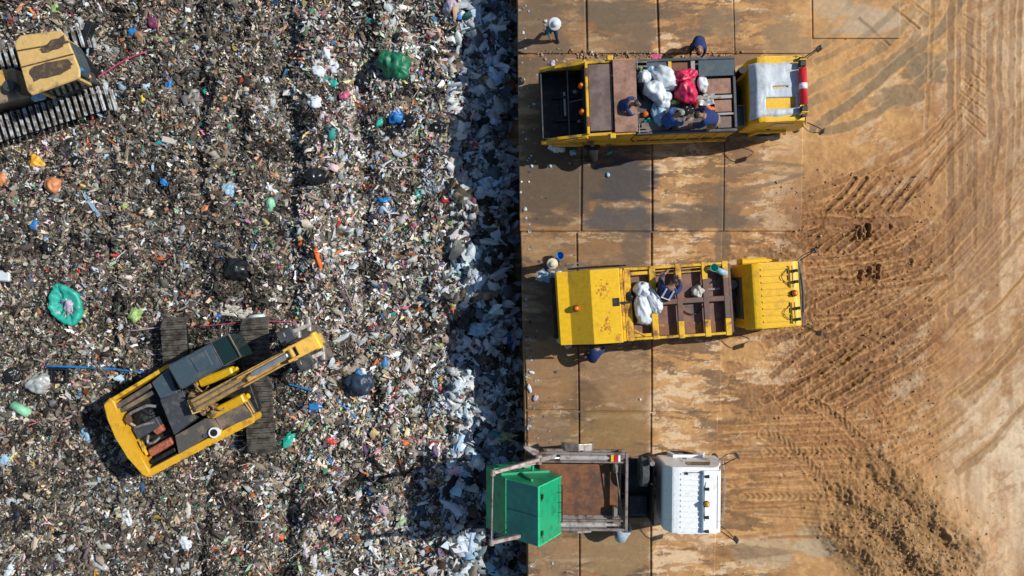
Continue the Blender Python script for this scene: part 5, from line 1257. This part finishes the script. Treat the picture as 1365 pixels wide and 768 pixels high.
person('bend', 'worker in black stooping in the shade below the upper truck hopper', at_head(790, 196, .045, 1.15, .25, R(95)), R(95), BLK, BLK, None)

# ================================================================== SACKS AND LOOSE THINGS
PL = {
 'white': plast('white_plastic', (.62, .68, .73), .78, .4), 'offwhite': plast('offwhite_plastic', (.58, .55, .48), .7), 'paleblue': plast('pale_blue_plastic', (.30, .48, .62), .7), 'blue': plast('blue_plastic', (.03, .17, .38)),
 'navy': plast('navy_plastic', (.03, .05, .09)), 'black': plast('black_plastic', (.013, .015, .018), .5, .3), 'green': plast('green_plastic', (.012, .17, .085), .4), 'teal': plast('teal_plastic', (.03, .42, .33), .6), 'mint': plast('mint_plastic', (.25, .60, .38), .6),
 'lime': plast('lime_plastic', (.32, .46, .16), .7), 'orange': plast('orange_plastic', (.60, .24, .10), .7), 'amber': plast('amber_plastic', (.80, .42, .04), .7), 'red': plast('red_plastic', (.60, .02, .02), .6), 'pink': plast('pink_plastic', (.52, .08, .18), .6), 'magenta': plast('magenta_plastic', (.17, .03, .09), .6),
 'yellow': plast('yellow_plastic', (.55, .46, .06), .7), 'grey': plast('grey_plastic', (.28, .28, .27), .6), 'beige': plast('beige_sheet', (.40, .34, .27), .6), 'lilac': plast('lilac_plastic', (.45, .38, .48), .6), 'brown': plast('brown_card', (.28, .17, .10), .6), 'foam': plast('foam_board', (.48, .60, .66), .85, .8), 'clear': plast('cloudy_plastic', (.40, .42, .42), .6, .25),
 'crimson': plast('crimson_plastic', (.62, .02, .09), .5, .45), 'darkred': plast('dark_red_cloth', (.2, .015, .02), .5, .8), 'glossorange': plast('orange_rag', (.72, .14, .02), .6, .7),
}
_seed = [100]
def item(name, kind, px, py, w, h, colr, label, cat, z=None, rz=0, zk=.5, group=None, amp=.25):
    """w,h in photo pixels; z: height of what it lies on (None = on the trash)"""
    zz = z if z is not None else PIT
    p = P(px, py, zz + .1)
    if z is None: zz = th1(p.x, p.y); p = P(px, py, zz + .1); zz = th1(p.x, p.y) + .02
    s = (H_CAM - zz) / H_CAM / 35; sx, sy = w * s, h * s; _seed[0] += 1; sd = _seed[0]; rz = R(rz); m = MB()
    mat = PL[colr] if isinstance(colr, str) else colr
    if kind == 'bag' and z is None and w < 21:
        q_ = random.Random(sd); a_ = q_.uniform(.75, 1.35); sx *= a_; sy /= a_; amp = max(amp, .38); zk = .34; rz += q_.uniform(0, 3)
    if kind == 'bag': m.blob((0, 0, sy * zk * .5 * .6), (sx / 2, sy / 2, max(.04, min(sx, sy) * zk)), amp, sd, 4 if w > 14 else 3, .4, 5)
    elif kind == 'sheet': m.sheet((0, 0, .06), sx, sy, min(sx, sy) * .13, sd, 0, 16, .006)
    elif kind == 'open':
        n_ = 40; rings = []
        for (k, zz_) in ((1.0, 0), (1.06, .26), (.98, .40), (.80, .36), (.55, .26), (.30, .22)):
            rings.append([m.bm.verts.new((math.cos(2 * PI * i / n_) * sx / 2 * k * (1 + .13 * mnoise.noise(Vector((math.cos(2 * PI * i / n_) * 2, math.sin(2 * PI * i / n_) * 2, 4)))) * (1 - .62 * max(0, math.sin(2 * PI * i / n_)) ** 3 - .4 * max(0, -math.sin(2 * PI * i / n_)) ** 3), math.sin(2 * PI * i / n_) * sy / 2 * k * (1 + .08 * mnoise.noise(Vector((i * .9, k * 3, 9)))), zz_ + .16 * mnoise.noise(Vector((i * .55, k * 4, 1))))) for i in range(n_)])
        for a, b in zip(rings, rings[1:]):
            for i in range(n_): m.bm.faces.new((a[i], a[(i + 1) % n_], b[(i + 1) % n_], b[i]))
        m.bm.faces.new(rings[-1]); m.bm.faces.new(rings[0][::-1])
    elif kind == 'box':
        t = min(sx, sy) * .12; H = min(sx, sy) * .55
        m.box(-sx / 2, sx / 2, -sy / 2, sy / 2, 0, t * .8, .01)
        m.box(-sx / 2, sx / 2, -sy / 2, -sy / 2 + t, t * .8, H, .008); m.box(-sx / 2, sx / 2, sy / 2 - t, sy / 2, t * .8, H, .008)
        m.box(-sx / 2, -sx / 2 + t, -sy / 2 + t, sy / 2 - t, t * .8, H, .008); m.box(sx / 2 - t, sx / 2, -sy / 2 + t, sy / 2 - t, t * .8, H, .008)
    elif kind == 'lump':
        m.box(-sx / 2, sx / 2, -sy / 2, sy / 2, 0, min(sx, sy) * .5, min(sx, sy) * .12)
    elif kind == 'tube':
        m.tube([(-sx / 2, 0, .08), (-sx / 6, sy * .2, .12), (sx / 6, -sy * .1, .12), (sx / 2, sy * .05, .08)], max(.03, sy * .25), 8)
    elif kind == 'drum':
        r = min(sx, sy) / 2; m.cyl((-sx / 2, 0, r), (sx / 2, 0, r), r, seg=18); m.cyl((sx / 2, 0, r), (sx / 2 + .03, 0, r), r * .85, seg=18)
    elif kind == 'bowl':
        r = sx / 2; prof = [(.0, .02), (r * .5, .03), (r * .8, .10), (r, .22), (r * 1.08, .24), (r * 1.02, .20), (r * .8, .05), (.0, .0)]
        sg_ = 20; rings = [[m.bm.verts.new((math.cos(2 * PI * i / sg_) * a, math.sin(2 * PI * i / sg_) * a, b)) for i in range(sg_)] for a, b in prof[1:-1]]
        c = m.bm.verts.new((0, 0, prof[0][1])); d = m.bm.verts.new((0, 0, 0))
        for i in range(sg_): m.bm.faces.new((c, rings[0][i], rings[0][(i + 1) % sg_])); m.bm.faces.new((d, rings[-1][(i + 1) % sg_], rings[-1][i]))
        for a, b in zip(rings, rings[1:]):
            for i in range(sg_): m.bm.faces.new((a[i], b[i], b[(i + 1) % sg_], a[(i + 1) % sg_]))
    o = m.build(name, mat, None, kind in ('tube', 'drum', 'bowl', 'bag', 'sheet', 'open'), None, (p.x, p.y, zz), rz)
    tag(o, label, cat, group); return o
G1 = 'white sacks heaped on the upper truck'
item('sack', 'bag', 859, 104, 19, 21, 'white', 'small round pale sack at the top left of the upper truck heap', 'sack', 2.1, 0, .6, G1, .15)
item('sack', 'bag', 886, 106, 38, 26, 'white', 'large white sack lying at a slant at the top of the upper truck heap', 'sack', 2.2, -38, .55, G1, .22)
item('sack', 'bag', 872, 122, 34, 24, 'white', 'big white sack in the middle of the upper truck heap', 'sack', 2.3, -35, .6, G1, .22)
item('sack', 'bag', 884, 134, 22, 20, 'white', 'white sack touching the right of the middle heap, above the crouching man in a cap', 'sack', 2.2, -60, .6, G1)
item('sack', 'bag', 879, 153, 19, 34, 'paleblue', 'narrow pale blue white sack hanging down at the bottom of the upper truck heap', 'sack', 2.1, 8, .5, G1)
item('sack', 'bag', 868, 92, 16, 12, 'paleblue', 'small pale sack tucked behind the slanted white sack, near the dark plate', 'sack', 2.1, 10, .6, G1)
item('sack', 'bag', 936, 112, 13, 21, 'white', 'lone small white sack right of the pink sack', 'sack', 2.2, 10, .6)
item('sack', 'bag', 914, 123, 27, 30, 'crimson', 'bright pink red plastic sack swollen in the middle of the upper truck', 'sack', 2.2, 10, .6, None, .25)
item('cloth_bundle', 'bag', 913, 103, 28, 17, 'crimson', 'knotted pink red cloth bundle above the pink sack', 'bundle', 2.3, 10, .6, None, .45)
item('bag', 'bag', 856, 120, 11, 24, 'black', 'black bag under the left side of the white sacks', 'bag', 2.1, 10, .5)
item('cloth', 'sheet', 942, 133, 22, 14, 'clear', 'pale plastic sheet scrap beside the steel strip on the upper truck', 'sheet', 2.2, 5)
item('rag', 'bag', 945, 145, 15, 9, 'glossorange', 'orange rag in front of the bending worker on the upper truck', 'rag', 2.2, 5, .5, None, .4)
item('rag', 'bag', 928, 140, 8, 16, 'darkred', 'dark red cloth draped beside the pink sack', 'rag', 2.2, 5, .5, None, .4)
item('bag', 'bag', 900, 136, 13, 7, 'lime', 'small lime green scrap between the white and pink sacks', 'bag', 2.1, 0, .5)
item('bag', 'bag', 854, 91, 6, 7, 'lime', 'tiny lime green scrap at the top left of the upper truck load', 'bag', 2.1, 0, .6)
item('rag', 'bag', 861, 152, 10, 7, 'glossorange', 'small orange rag beside the leaning worker on the upper truck', 'rag', 2.15, 20, .5)
item('bag', 'bag', 866, 162, 14, 11, 'teal', 'crumpled teal and white scrap at the lower left of the upper truck load', 'bag', 2.1, 20, .4, None, .5)
item('bag', 'bag', 915, 146, 20, 16, 'black', 'black bag under the pink sack, in the middle of the load', 'bag', 2.1, 20, .5)
item('bag', 'bag', 919, 161, 14, 9, 'brown', 'crumpled brown carton near the lower rim of the upper truck', 'bag', 2.1, 20, .5)
item('cloth', 'sheet', 875, 75, 14, 6, 'pink', 'faded pink cloth hanging on the upper rim of the truck load', 'cloth', 2.25, 0)
item('plank', 'lump', 753, 138, 3, 32, 'offwhite', 'pale wooden slat standing in the dark hopper of the upper truck', 'plank', .9, 3)
item('bag', 'bag', 741, 197, 19, 12, 'white', 'crumpled white plastic bag on the plate below the upper hopper corner', 'bag', .045, -25, .5, None, .4)
item('bag', 'bag', 764, 203, 9, 8, 'paleblue', 'small pale blue bag right of the crumpled white one below the hopper', 'bag', .045, -15, .5)
item('bag', 'bag', 735, 84, 11, 9, 'lilac', 'small lilac and white bag at the upper corner of the open hopper', 'bag', 1.2, 0, .6, None, .4)
item('bag', 'bag', 742, 91, 12, 5, 'white', 'flat white bag caught on the upper hopper rail', 'bag', 1.35, 0, .5)
G2 = 'white sacks on the middle truck'
item('sack', 'bag', 857, 386, 26, 22, 'white', 'white woven sack at the top of the pile on the middle truck', 'sack', 2.45, -25, .6, G2, .2)
item('sack', 'bag', 856, 412, 22, 38, 'white', 'long white woven sack on the left of the pile on the middle truck', 'sack', 2.45, 8, .6, G2, .15)
item('sack', 'bag', 872, 402, 18, 34, 'white', 'white woven sack on the right of the middle truck pile, slanting to a point', 'sack', 2.45, 28, .6, G2, .2)
item('sack', 'bag', 861, 426, 28, 14, 'white', 'squat white sack at the bottom of the middle truck pile', 'sack', 2.35, 5, .5, G2, .3)
item('bag', 'bag', 838, 396, 14, 17, 'black', 'black plastic bag wedged left of the white woven sacks', 'bag', 2.4, 0, .6)
item('bag', 'bag', 837, 431, 7, 12, 'clear', 'small grey bag hanging at the lower left of the white woven sacks', 'bag', 2.4, 0, .6)
item('bag', 'bag', 931, 389, 18, 18, 'offwhite', 'tied pale greenish bag alone on the rusty rack panel', 'bag', 2.25, 0, .6, None, .2)
item('bucket', 'bowl', 951, 357, 10, 10, 'teal', 'round green tub hung on the top rail of the middle truck', 'tub', 2.55, 0)
item('bottle', 'drum', 961, 362, 14, 8, 'paleblue', 'clear blue bottle tied beside the green tub on the rail', 'bottle', 2.5, -25)
item('bucket', 'bowl', 746, 341, 10, 10, 'blue', 'blue bucket standing just right of the straw hatted worker', 'bucket', .3, 0)
item('sack', 'sheet', 728, 369, 22, 15, 'paleblue', 'pale blue sack held out by the straw hatted worker', 'sack', .7, -8)
item('bag', 'bag', 746, 364, 10, 7, 'white', 'crumpled white bag in the straw hatted worker\'s hand', 'bag', 1.0, -8)
item('bag', 'bag', 757, 461, 9, 9, 'clear', 'grey white plastic bag at the lower corner of the yellow rear box', 'bag', .5, 20, .5)
item('bag', 'bag', 746, 455, 9, 6, 'paleblue', 'pale scrap of plastic left of the yellow rear box corner', 'bag', .4, -30, .5)
for i, (px, py, w, h, c, lab) in enumerate([
    (727, 27, 5, 4, 'white', 'white scrap left of the pale hatted worker'), (709, 221, 4, 5, 'paleblue', 'pale scrap at the pit edge in the truck shade, left one'), (734, 221, 4, 5, 'paleblue', 'pale scrap in the truck shade, right of the one at the pit edge'),
    (811, 233, 5, 7, 'paleblue', 'blue white scrap at the rim of the upper truck shadow'), (700, 279, 6, 6, 'offwhite', 'round pale crumpled paper on the dark edge plate'), (695, 242, 3, 3, 'white', 'white crumb on the edge plate, higher of two'), (705, 242, 3, 3, 'white', 'white crumb right beside another on the edge plate'), (694, 256, 3, 3, 'white', 'white crumb alone on the edge plate, lower of them'),
    (709, 497, 8, 4, 'white', 'white paper strip on the orange brown edge plate'), (706, 518, 5, 11, 'white', 'long white scrap low on the orange brown edge plate'), (714, 531, 7, 9, 'lilac', 'lilac wrapper low on the orange brown edge plate'), (697, 106, 6, 5, 'offwhite', 'pale pebble like paper beside the open hopper corner'), (813, 203, 8, 4, 'teal', 'flat teal scrap in the shade below the upper truck'), (854, 533, 3, 3, 'white', 'white fleck on the brown plate between the trucks')]):
    item('paper_scrap', 'bag', px, py, w, h, c, lab, 'scrap', .045, rg.uniform(-30, 30), .4, 'paper and plastic scraps on the plates')

# things one can point to in the trash
IT = [
 ('net_sack', 'bag', 525, 87, 42, 38, 'green', 20, 'dark green mesh sack lying on pale litter near the top middle', 'sack', .35),
 ('bag', 'open', 90, 406, 40, 58, 'teal', 24, 'torn open teal green bag spilling litter, near the left edge', 'bag', 0),
 ('bag', 'bag', 92, 408, 12, 21, 'lilac', 24, 'pinkish grey litter lump inside the torn teal bag', 'litter', .5), ('bag', 'bag', 88, 397, 9, 11, 'clear', 10, 'grey bag inside the torn teal bag, at its upper end', 'bag', .5), ('bag', 'bag', 95, 418, 9, 10, 'darkred', 10, 'dark red scrap inside the torn teal bag', 'scrap', .5),
 ('bag', 'bag', 73, 247, 22, 24, 'orange', 10, 'rounded salmon orange bag below the bulldozer', 'bag', .2), ('bag', 'bag', 48, 216, 19, 15, 'amber', 0, 'bright amber bag left of and above the salmon orange one', 'bag', .2), ('bag', 'bag', 4, 240, 18, 18, 'orange', 0, 'orange bag cut by the left frame edge', 'bag', .2),
 ('ball', 'bag', 46, 300, 13, 13, 'blue', 0, 'small sky blue round bag near the left edge', 'bag', .1), ('bag', 'bag', 318, 359, 36, 30, 'black', -25, 'big black bin bag above the excavator tracks', 'bag', .25), ('bag', 'bag', 421, 236, 26, 24, 'black', 0, 'round black bin bag beside the dark rut, upper middle', 'bag', .15),
 ('strip', 'bag', 425, 346, 9, 26, 'glossorange', 32, 'long orange red strip of cloth in the middle of the trash', 'cloth', .3), ('strip', 'bag', 403, 323, 8, 11, 'glossorange', 20, 'short orange red strip up left of the long one', 'cloth', .3),
 ('bag', 'bag', 527, 157, 25, 17, 'blue', 10, 'blue and white checked bag with a black bag below it', 'bag', .4), ('bag', 'bag', 530, 176, 22, 16, 'black', 10, 'black bag under the blue checked one', 'bag', .3), ('bag', 'bag', 545, 158, 18, 24, 'black', 0, 'grey black bag right of the blue checked one', 'bag', .3),
 ('foam_box', 'box', 627, 31, 29, 17, 'foam', 14, 'larger pale foam box at the top by the pit edge', 'box', 0), ('foam_box', 'lump', 645, 19, 18, 14, 'foam', -30, 'smaller pale foam block right of the larger foam box', 'box', 0), ('sheet', 'sheet', 652, 50, 26, 17, 'paleblue', -40, 'pale sheet crumpled below the foam boxes in shade', 'sheet', 0),
 ('bag', 'bag', 656, 61, 25, 17, 'black', 0, 'black bag below the pale sheet at the pit edge', 'bag', .2), ('bag', 'bag', 602, 10, 22, 25, 'lilac', 0, 'lilac white sack at the top edge, left of the foam boxes', 'sack', .25), ('bag', 'bag', 612, 20, 10, 14, 'orange', 10, 'tan orange patch of carton at the top edge', 'carton', .3),
 ('ball', 'bag', 384, 585, 20, 20, 'teal', 0, 'round teal green bag just right of the excavator track', 'bag', .12), ('bag', 'bag', 361, 581, 17, 17, 'beige', 0, 'salmon beige bag between the track and the teal ball', 'bag', .2), ('bag', 'bag', 393, 600, 17, 14, 'brown', 0, 'brown bag directly below the teal ball', 'bag', .25),
 ('tarpaulin', 'bag', 482, 514, 40, 34, 'navy', 30, 'crumpled dark navy tarpaulin in the middle of the pit', 'tarpaulin', .45), ('tarpaulin', 'bag', 478, 500, 15, 14, 'blue', 30, 'bright blue fold lying on the navy tarpaulin', 'tarpaulin', .3), ('sheet', 'sheet', 474, 486, 34, 13, 'beige', 38, 'twisted beige sheet above the navy tarpaulin', 'sheet', 0), ('bag', 'bag', 512, 483, 8, 20, 'blue', -32, 'slim steel blue bag right of the twisted beige sheet', 'bag', .3),
 ('tub', 'lump', 421, 542, 18, 9, 'blue', 3, 'flat bright blue tub right of the excavator', 'tub', 0), ('bag', 'bag', 598, 572, 13, 13, 'teal', 0, 'small teal bag low in the middle, near the shade', 'bag', .15), ('bag', 'bag', 404, 650, 10, 10, 'green', 0, 'small bright green bag below the excavator', 'bag', .15), ('bag', 'bag', 494, 654, 15, 11, 'blue', 20, 'bright blue bag at the tip of the container shadow', 'bag', .25),
 ('bag', 'bag', 633, 620, 14, 25, 'blue', 0, 'upright bright blue bag left of the lifting arms', 'bag', .25), ('bag', 'bag', 604, 628, 15, 13, 'pink', 0, 'dull pink bag left of the upright blue one', 'bag', .25), ('sheet', 'sheet', 600, 655, 30, 24, 'paleblue', 20, 'pale blue sheet in shade left of the green container', 'sheet', 0),
 ('bag', 'bag', 180, 419, 19, 17, 'lime', 20, 'pale lime green bag left of the excavator cab', 'bag', .3), ('bag', 'bag', 166, 275, 9, 13, 'lime', 10, 'small lime green bag below the bulldozer', 'bag', .2), ('bag', 'bag', 55, 512, 30, 26, 'clear', 0, 'cloudy clear plastic bag near the left edge', 'bag', .3), ('bottle', 'drum', 30, 545, 25, 12, 'mint', -30, 'pale green plastic drum near the left edge', 'drum', 0),
 ('box', 'box', 82, 500, 22, 19, 'black', 0, 'open black crate right of the cloudy bag', 'crate', 0), ('bag', 'bag', 17, 500, 22, 18, 'black', 0, 'flat black bag left of the cloudy bag', 'bag', .3), ('bag', 'bag', 115, 579, 19, 17, 'paleblue', 0, 'pale blue bag left of the excavator counterweight', 'bag', .3), ('bag', 'bag', 7, 612, 22, 13, 'paleblue', 0, 'pale blue bag at the left frame edge, low down', 'bag', .3),
 ('tub', 'lump', 5, 368, 20, 14, 'white', -5, 'white plastic lid at the left frame edge', 'lid', 0), ('bag', 'bag', 10, 378, 14, 9, 'black', 0, 'black scrap under the white lid at the left edge', 'scrap', .3), ('board', 'lump', 228, 188, 25, 8, 'offwhite', -14, 'narrow off white board near the upper left', 'board', 0), ('pole', 'lump', 118, 270, 5, 44, 'paleblue', 34, 'long pale blue slat lying below the bulldozer', 'slat', 0),
 ('bag', 'bag', 600, 347, 20, 30, 'black', 5, 'pleated black bag at the foot of the shaded strip', 'bag', .4), ('bag', 'bag', 606, 221, 13, 14, 'teal', 0, 'teal bag at the edge of the shaded strip, upper part', 'bag', .2), ('bag', 'bag', 595, 264, 13, 13, 'red', 0, 'bright red bag at the edge of the shaded strip', 'bag', .2), ('bag', 'bag', 558, 258, 10, 15, 'teal', 0, 'small teal bag left of the bright red one', 'bag', .2),
 ('bag', 'bag', 512, 267, 21, 8, 'blue', 0, 'blue and white striped scrap in the pale litter', 'bag', .5), ('bag', 'bag', 515, 274, 16, 9, 'white', 0, 'white scrap under the blue striped one', 'bag', .5), ('bag', 'bag', 551, 301, 9, 10, 'pink', 0, 'small hot pink bag in the pale litter', 'bag', .2), ('bag', 'bag', 360, 273, 13, 22, 'mint', -10, 'mint green bag beside the dark rut', 'bag', .3),
 ('bag', 'bag', 204, 30, 17, 14, 'magenta', 0, 'dark magenta bag near the top left', 'bag', .3), ('bag', 'bag', 176, 43, 11, 12, 'blue', 0, 'blue bag left of the dark magenta one', 'bag', .2), ('bag', 'bag', 186, 49, 14, 17, 'brown', 0, 'brown bag touching the blue one near the top left', 'bag', .2), ('bag', 'bag', 276, 121, 13, 11, 'teal', 0, 'teal bag right of the bulldozer', 'bag', .2), ('bag', 'bag', 298, 131, 9, 9, 'orange', 0, 'small orange bag beside the teal one, right of the bulldozer', 'bag', .2),
 ('bag', 'bag', 225, 113, 11, 12, 'blue', 0, 'small royal blue bag right of the bulldozer', 'bag', .2), ('bag', 'bag', 188, 131, 12, 8, 'yellow', 0, 'yellow scrap right of the bulldozer track', 'scrap', .4), ('bag', 'bag', 121, 160, 12, 9, 'red', 0, 'red scrap just below the bulldozer track', 'scrap', .3), ('bag', 'bag', 81, 183, 10, 8, 'red', 0, 'red scrap below the bulldozer, left of the other', 'scrap', .3),
 ('sheet', 'sheet', 255, 137, 20, 34, 'grey', 0, 'grey plastic sheet trodden into the litter right of the bulldozer', 'sheet', 0), ('sheet', 'sheet', 150, 72, 32, 17, 'grey', -10, 'torn grey sheet in front of the bulldozer cab', 'sheet', 0), ('bag', 'bag', 73, 12, 12, 12, 'lime', 0, 'lime bag at the top edge above the bulldozer', 'bag', .2), ('bag', 'bag', 48, 19, 12, 9, 'orange', 0, 'orange bag at the top edge above the bulldozer', 'bag', .2),
 ('sheet', 'sheet', 315, 415, 40, 15, 'offwhite', -8, 'off white sheet above the right excavator track', 'sheet', 0), ('bottle', 'drum', 343, 423, 20, 8, 'white', 4, 'white bottle above the right excavator track', 'bottle', 0), ('bag', 'bag', 291, 422, 10, 9, 'blue', 0, 'small violet blue bag between the excavator tracks', 'bag', .3), ('bag', 'bag', 219, 411, 8, 6, 'yellow', 0, 'small yellow carton above the left excavator track', 'carton', .1),
 ('bag', 'bag', 131, 412, 14, 11, 'darkred', 0, 'dark red bag right of the torn teal bag', 'bag', .3), ('bag', 'bag', 105, 360, 8, 8, 'red', 0, 'small red bag above the torn teal bag', 'bag', .2), ('bag', 'bag', 118, 325, 13, 14, 'navy', 0, 'slate blue bag left of centre in the left half', 'bag', .2), ('bag', 'bag', 64, 330, 14, 20, 'black', 0, 'dark green black bag near the left edge', 'bag', .3), ('bag', 'bag', 103, 218, 16, 20, 'black', 0, 'black bag right of the salmon orange bag', 'bag', .2), ('bag', 'bag', 218, 243, 11, 11, 'blue', 0, 'blue bag in the upper left quarter, on its own', 'bag', .3), ('bag', 'bag', 306, 253, 16, 22, 'paleblue', 20, 'pale blue white bag in the upper left half', 'bag', .3),
 ('bag', 'bag', 274, 280, 14, 17, 'orange', 0, 'faded tan orange bag below the pale blue white one', 'bag', .3), ('bag', 'bag', 216, 343, 9, 20, 'glossorange', 15, 'thin orange strip left of the big black bin bag', 'strip', .3), ('bag', 'bag', 485, 110, 22, 26, 'black', 0, 'black bag left of the green mesh sack', 'bag', .4), ('bag', 'bag', 529, 51, 9, 22, 'black', 0, 'dark bag above the green mesh sack', 'bag', .3), ('bag', 'bag', 572, 48, 11, 10, 'darkred', 0, 'dark red bag at the top, left of the foam boxes', 'bag', .3),
 ('bag', 'bag', 506, 163, 11, 13, 'teal', 0, 'green bag left of the blue checked one', 'bag', .2), ('bag', 'bag', 637, 182, 9, 10, 'lime', 0, 'lime bag in the shaded strip', 'bag', .3), ('bag', 'bag', 584, 170, 22, 18, 'black', 0, 'black bag with a dark teal top at the shade boundary', 'bag', .3), ('bag', 'bag', 440, 175, 15, 16, 'navy', -40, 'shiny dark bag in the pale litter, upper middle', 'bag', .3), ('bag', 'bag', 445, 88, 12, 22, 'white', 30, 'white bag in the bright patch left of the green mesh sack', 'bag', .4), ('bag', 'bag', 434, 72, 12, 18, 'white', -30, 'white bag at the top of the bright patch', 'bag', .4),
 ('bag', 'bag', 423, 95, 15, 16, 'white', 0, 'white bag on the left of the bright patch', 'bag', .4), ('bag', 'bag', 463, 60, 10, 10, 'white', 0, 'white bag with a red corner above the bright patch', 'bag', .3), ('bag', 'bag', 459, 127, 13, 14, 'pink', 0, 'pink and white bag below the bright patch', 'bag', .5), ('bag', 'bag', 419, 137, 15, 20, 'white', 10, 'white bag below left of the bright patch', 'bag', .4), ('bag', 'bag', 444, 110, 11, 10, 'teal', 0, 'teal scrap inside the bright patch', 'scrap', .4),
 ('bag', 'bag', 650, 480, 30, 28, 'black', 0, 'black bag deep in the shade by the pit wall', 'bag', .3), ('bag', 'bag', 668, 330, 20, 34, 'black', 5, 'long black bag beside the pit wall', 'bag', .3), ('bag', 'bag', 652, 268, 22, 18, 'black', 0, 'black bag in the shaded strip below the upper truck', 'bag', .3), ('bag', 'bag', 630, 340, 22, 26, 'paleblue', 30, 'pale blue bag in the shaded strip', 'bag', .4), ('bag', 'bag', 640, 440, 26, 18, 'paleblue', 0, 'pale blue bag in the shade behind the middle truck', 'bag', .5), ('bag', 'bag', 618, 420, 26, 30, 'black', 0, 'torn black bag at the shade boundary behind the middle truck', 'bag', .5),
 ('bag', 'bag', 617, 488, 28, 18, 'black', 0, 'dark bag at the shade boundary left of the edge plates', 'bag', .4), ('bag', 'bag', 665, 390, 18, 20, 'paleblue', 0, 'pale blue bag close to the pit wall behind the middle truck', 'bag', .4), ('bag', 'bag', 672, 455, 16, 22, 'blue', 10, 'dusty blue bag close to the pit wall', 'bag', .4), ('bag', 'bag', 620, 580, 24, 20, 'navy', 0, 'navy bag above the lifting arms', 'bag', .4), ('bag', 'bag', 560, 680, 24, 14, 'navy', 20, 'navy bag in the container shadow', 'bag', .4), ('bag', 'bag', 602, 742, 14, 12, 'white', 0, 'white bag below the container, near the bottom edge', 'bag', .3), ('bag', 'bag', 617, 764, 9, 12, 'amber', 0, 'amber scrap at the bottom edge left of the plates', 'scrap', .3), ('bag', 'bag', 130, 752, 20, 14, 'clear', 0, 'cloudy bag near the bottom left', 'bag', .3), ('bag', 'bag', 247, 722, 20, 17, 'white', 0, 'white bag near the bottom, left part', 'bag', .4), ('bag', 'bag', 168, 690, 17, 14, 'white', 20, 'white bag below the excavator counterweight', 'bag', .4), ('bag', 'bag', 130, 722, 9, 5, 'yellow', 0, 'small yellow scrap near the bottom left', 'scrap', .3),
 ('bag', 'bag', 12, 760, 20, 14, 'white', 0, 'white bag in the bottom left corner', 'bag', .4), ('bag', 'bag', 128, 768, 18, 8, 'amber', 0, 'tan orange bag at the bottom edge, left part', 'bag', .3), ('bag', 'bag', 450, 693, 10, 10, 'pink', 0, 'pale pink bag low in the middle', 'bag', .3), ('bag', 'bag', 459, 590, 15, 14, 'offwhite', 0, 'off white round bag right of the teal ball', 'bag', .2), ('bag', 'bag', 440, 588, 10, 16, 'red', 20, 'red and white bag right of the teal ball', 'bag', .4), ('bag', 'bag', 408, 570, 10, 16, 'lime', 0, 'lime bag right of the teal ball', 'bag', .4),
]
for (nm, kd, px, py, w_, h_, c, rz_, lab, cat, amp) in IT:
    item(nm, kd, px, py, w_, h_, c, lab, cat, None, rz_, .5, None, amp or .25)
def rope(pts, r, mat, lab):
    vs_ = []
    for a, b in pts: p = P(a, b, PIT + .1); vs_.append(Vector((p.x, p.y, th1(p.x, p.y) + .14)))
    m = MB(); b0 = vs_[0].copy(); m.tube([v - b0 for v in vs_], r, 6, 4); o = m.build('rope', mat, None, True, None, b0); tag(o, lab, 'rope')
rope([(62, 488), (110, 489), (150, 492), (197, 497)], .045, PL['blue'], 'blue rope running into the excavator shadow')
rope([(130, 104), (148, 92), (170, 80), (197, 70)], .035, PL['pink'], 'pink and white rope in front of the bulldozer')
rope([(265, 435), (300, 432), (345, 428), (395, 430)], .02, PL['pink'], 'thin pink cord across the excavator tracks')
rope([(385, 512), (400, 516), (418, 521)], .04, PL['blue'], 'short blue rope right of the excavator bucket')
rope([(449, 532), (462, 546), (475, 558)], .04, PL['blue'], 'short slanting blue rope below the navy tarpaulin')
rope([(150, 443), (185, 440), (214, 436)], .025, PL['lilac'], 'pale cord left of the excavator track')
rope([(485, 445), (510, 458), (535, 468), (560, 470)], .02, PL['beige'], 'thin tan cord across the pale litter')
rope([(0, 583), (20, 580), (40, 580)], .025, PL['lilac'], 'pale cord at the left frame edge')
# ================================================================== CAMERA, LIGHT
cam = bpy.data.cameras.new('camera'); co = bpy.data.objects.new('camera', cam); C.objects.link(co)
co.location = (0, 0, H_CAM); co.rotation_euler = (0, 0, 0)
cam.sensor_width = 36; cam.lens = 18 * H_CAM / 19.5; cam.clip_end = 3000; cam.clip_start = .1
scene.camera = co
SUN = Vector((1.0, .29, 1.02)).normalized()
elev = math.asin(SUN.z); az = math.atan2(SUN.x, SUN.y)
sl = bpy.data.lights.new('sun', 'SUN'); sl.energy = 4.7; sl.angle = R(.5); sl.color = (1.0, .95, .86)
so = bpy.data.objects.new('sun', sl); C.objects.link(so); so.rotation_euler = SUN.to_track_quat('Z', 'Y').to_euler(); so.location = (20, 5, 25)
w = bpy.data.worlds.new('World'); scene.world = w; w.use_nodes = True; nt = w.node_tree
bg = nt.nodes['Background']; sky = nt.nodes.new('ShaderNodeTexSky'); sky.sky_type = 'NISHITA'; sky.sun_disc = False
sky.sun_elevation = elev; sky.sun_rotation = az; sky.air_density = 1.3; sky.dust_density = .6; sky.ozone_density = 2.0
nt.links.new(sky.outputs[0], bg.inputs[0]); bg.inputs[1].default_value = .08
vs = scene.view_settings; vs.view_transform = 'Standard'; vs.look = 'None'; vs.exposure = 0.0; vs.gamma = 1; vs.use_curve_mapping = False
scene.render.engine = 'CYCLES'; scene.render.resolution_x = 1024; scene.render.resolution_y = 576
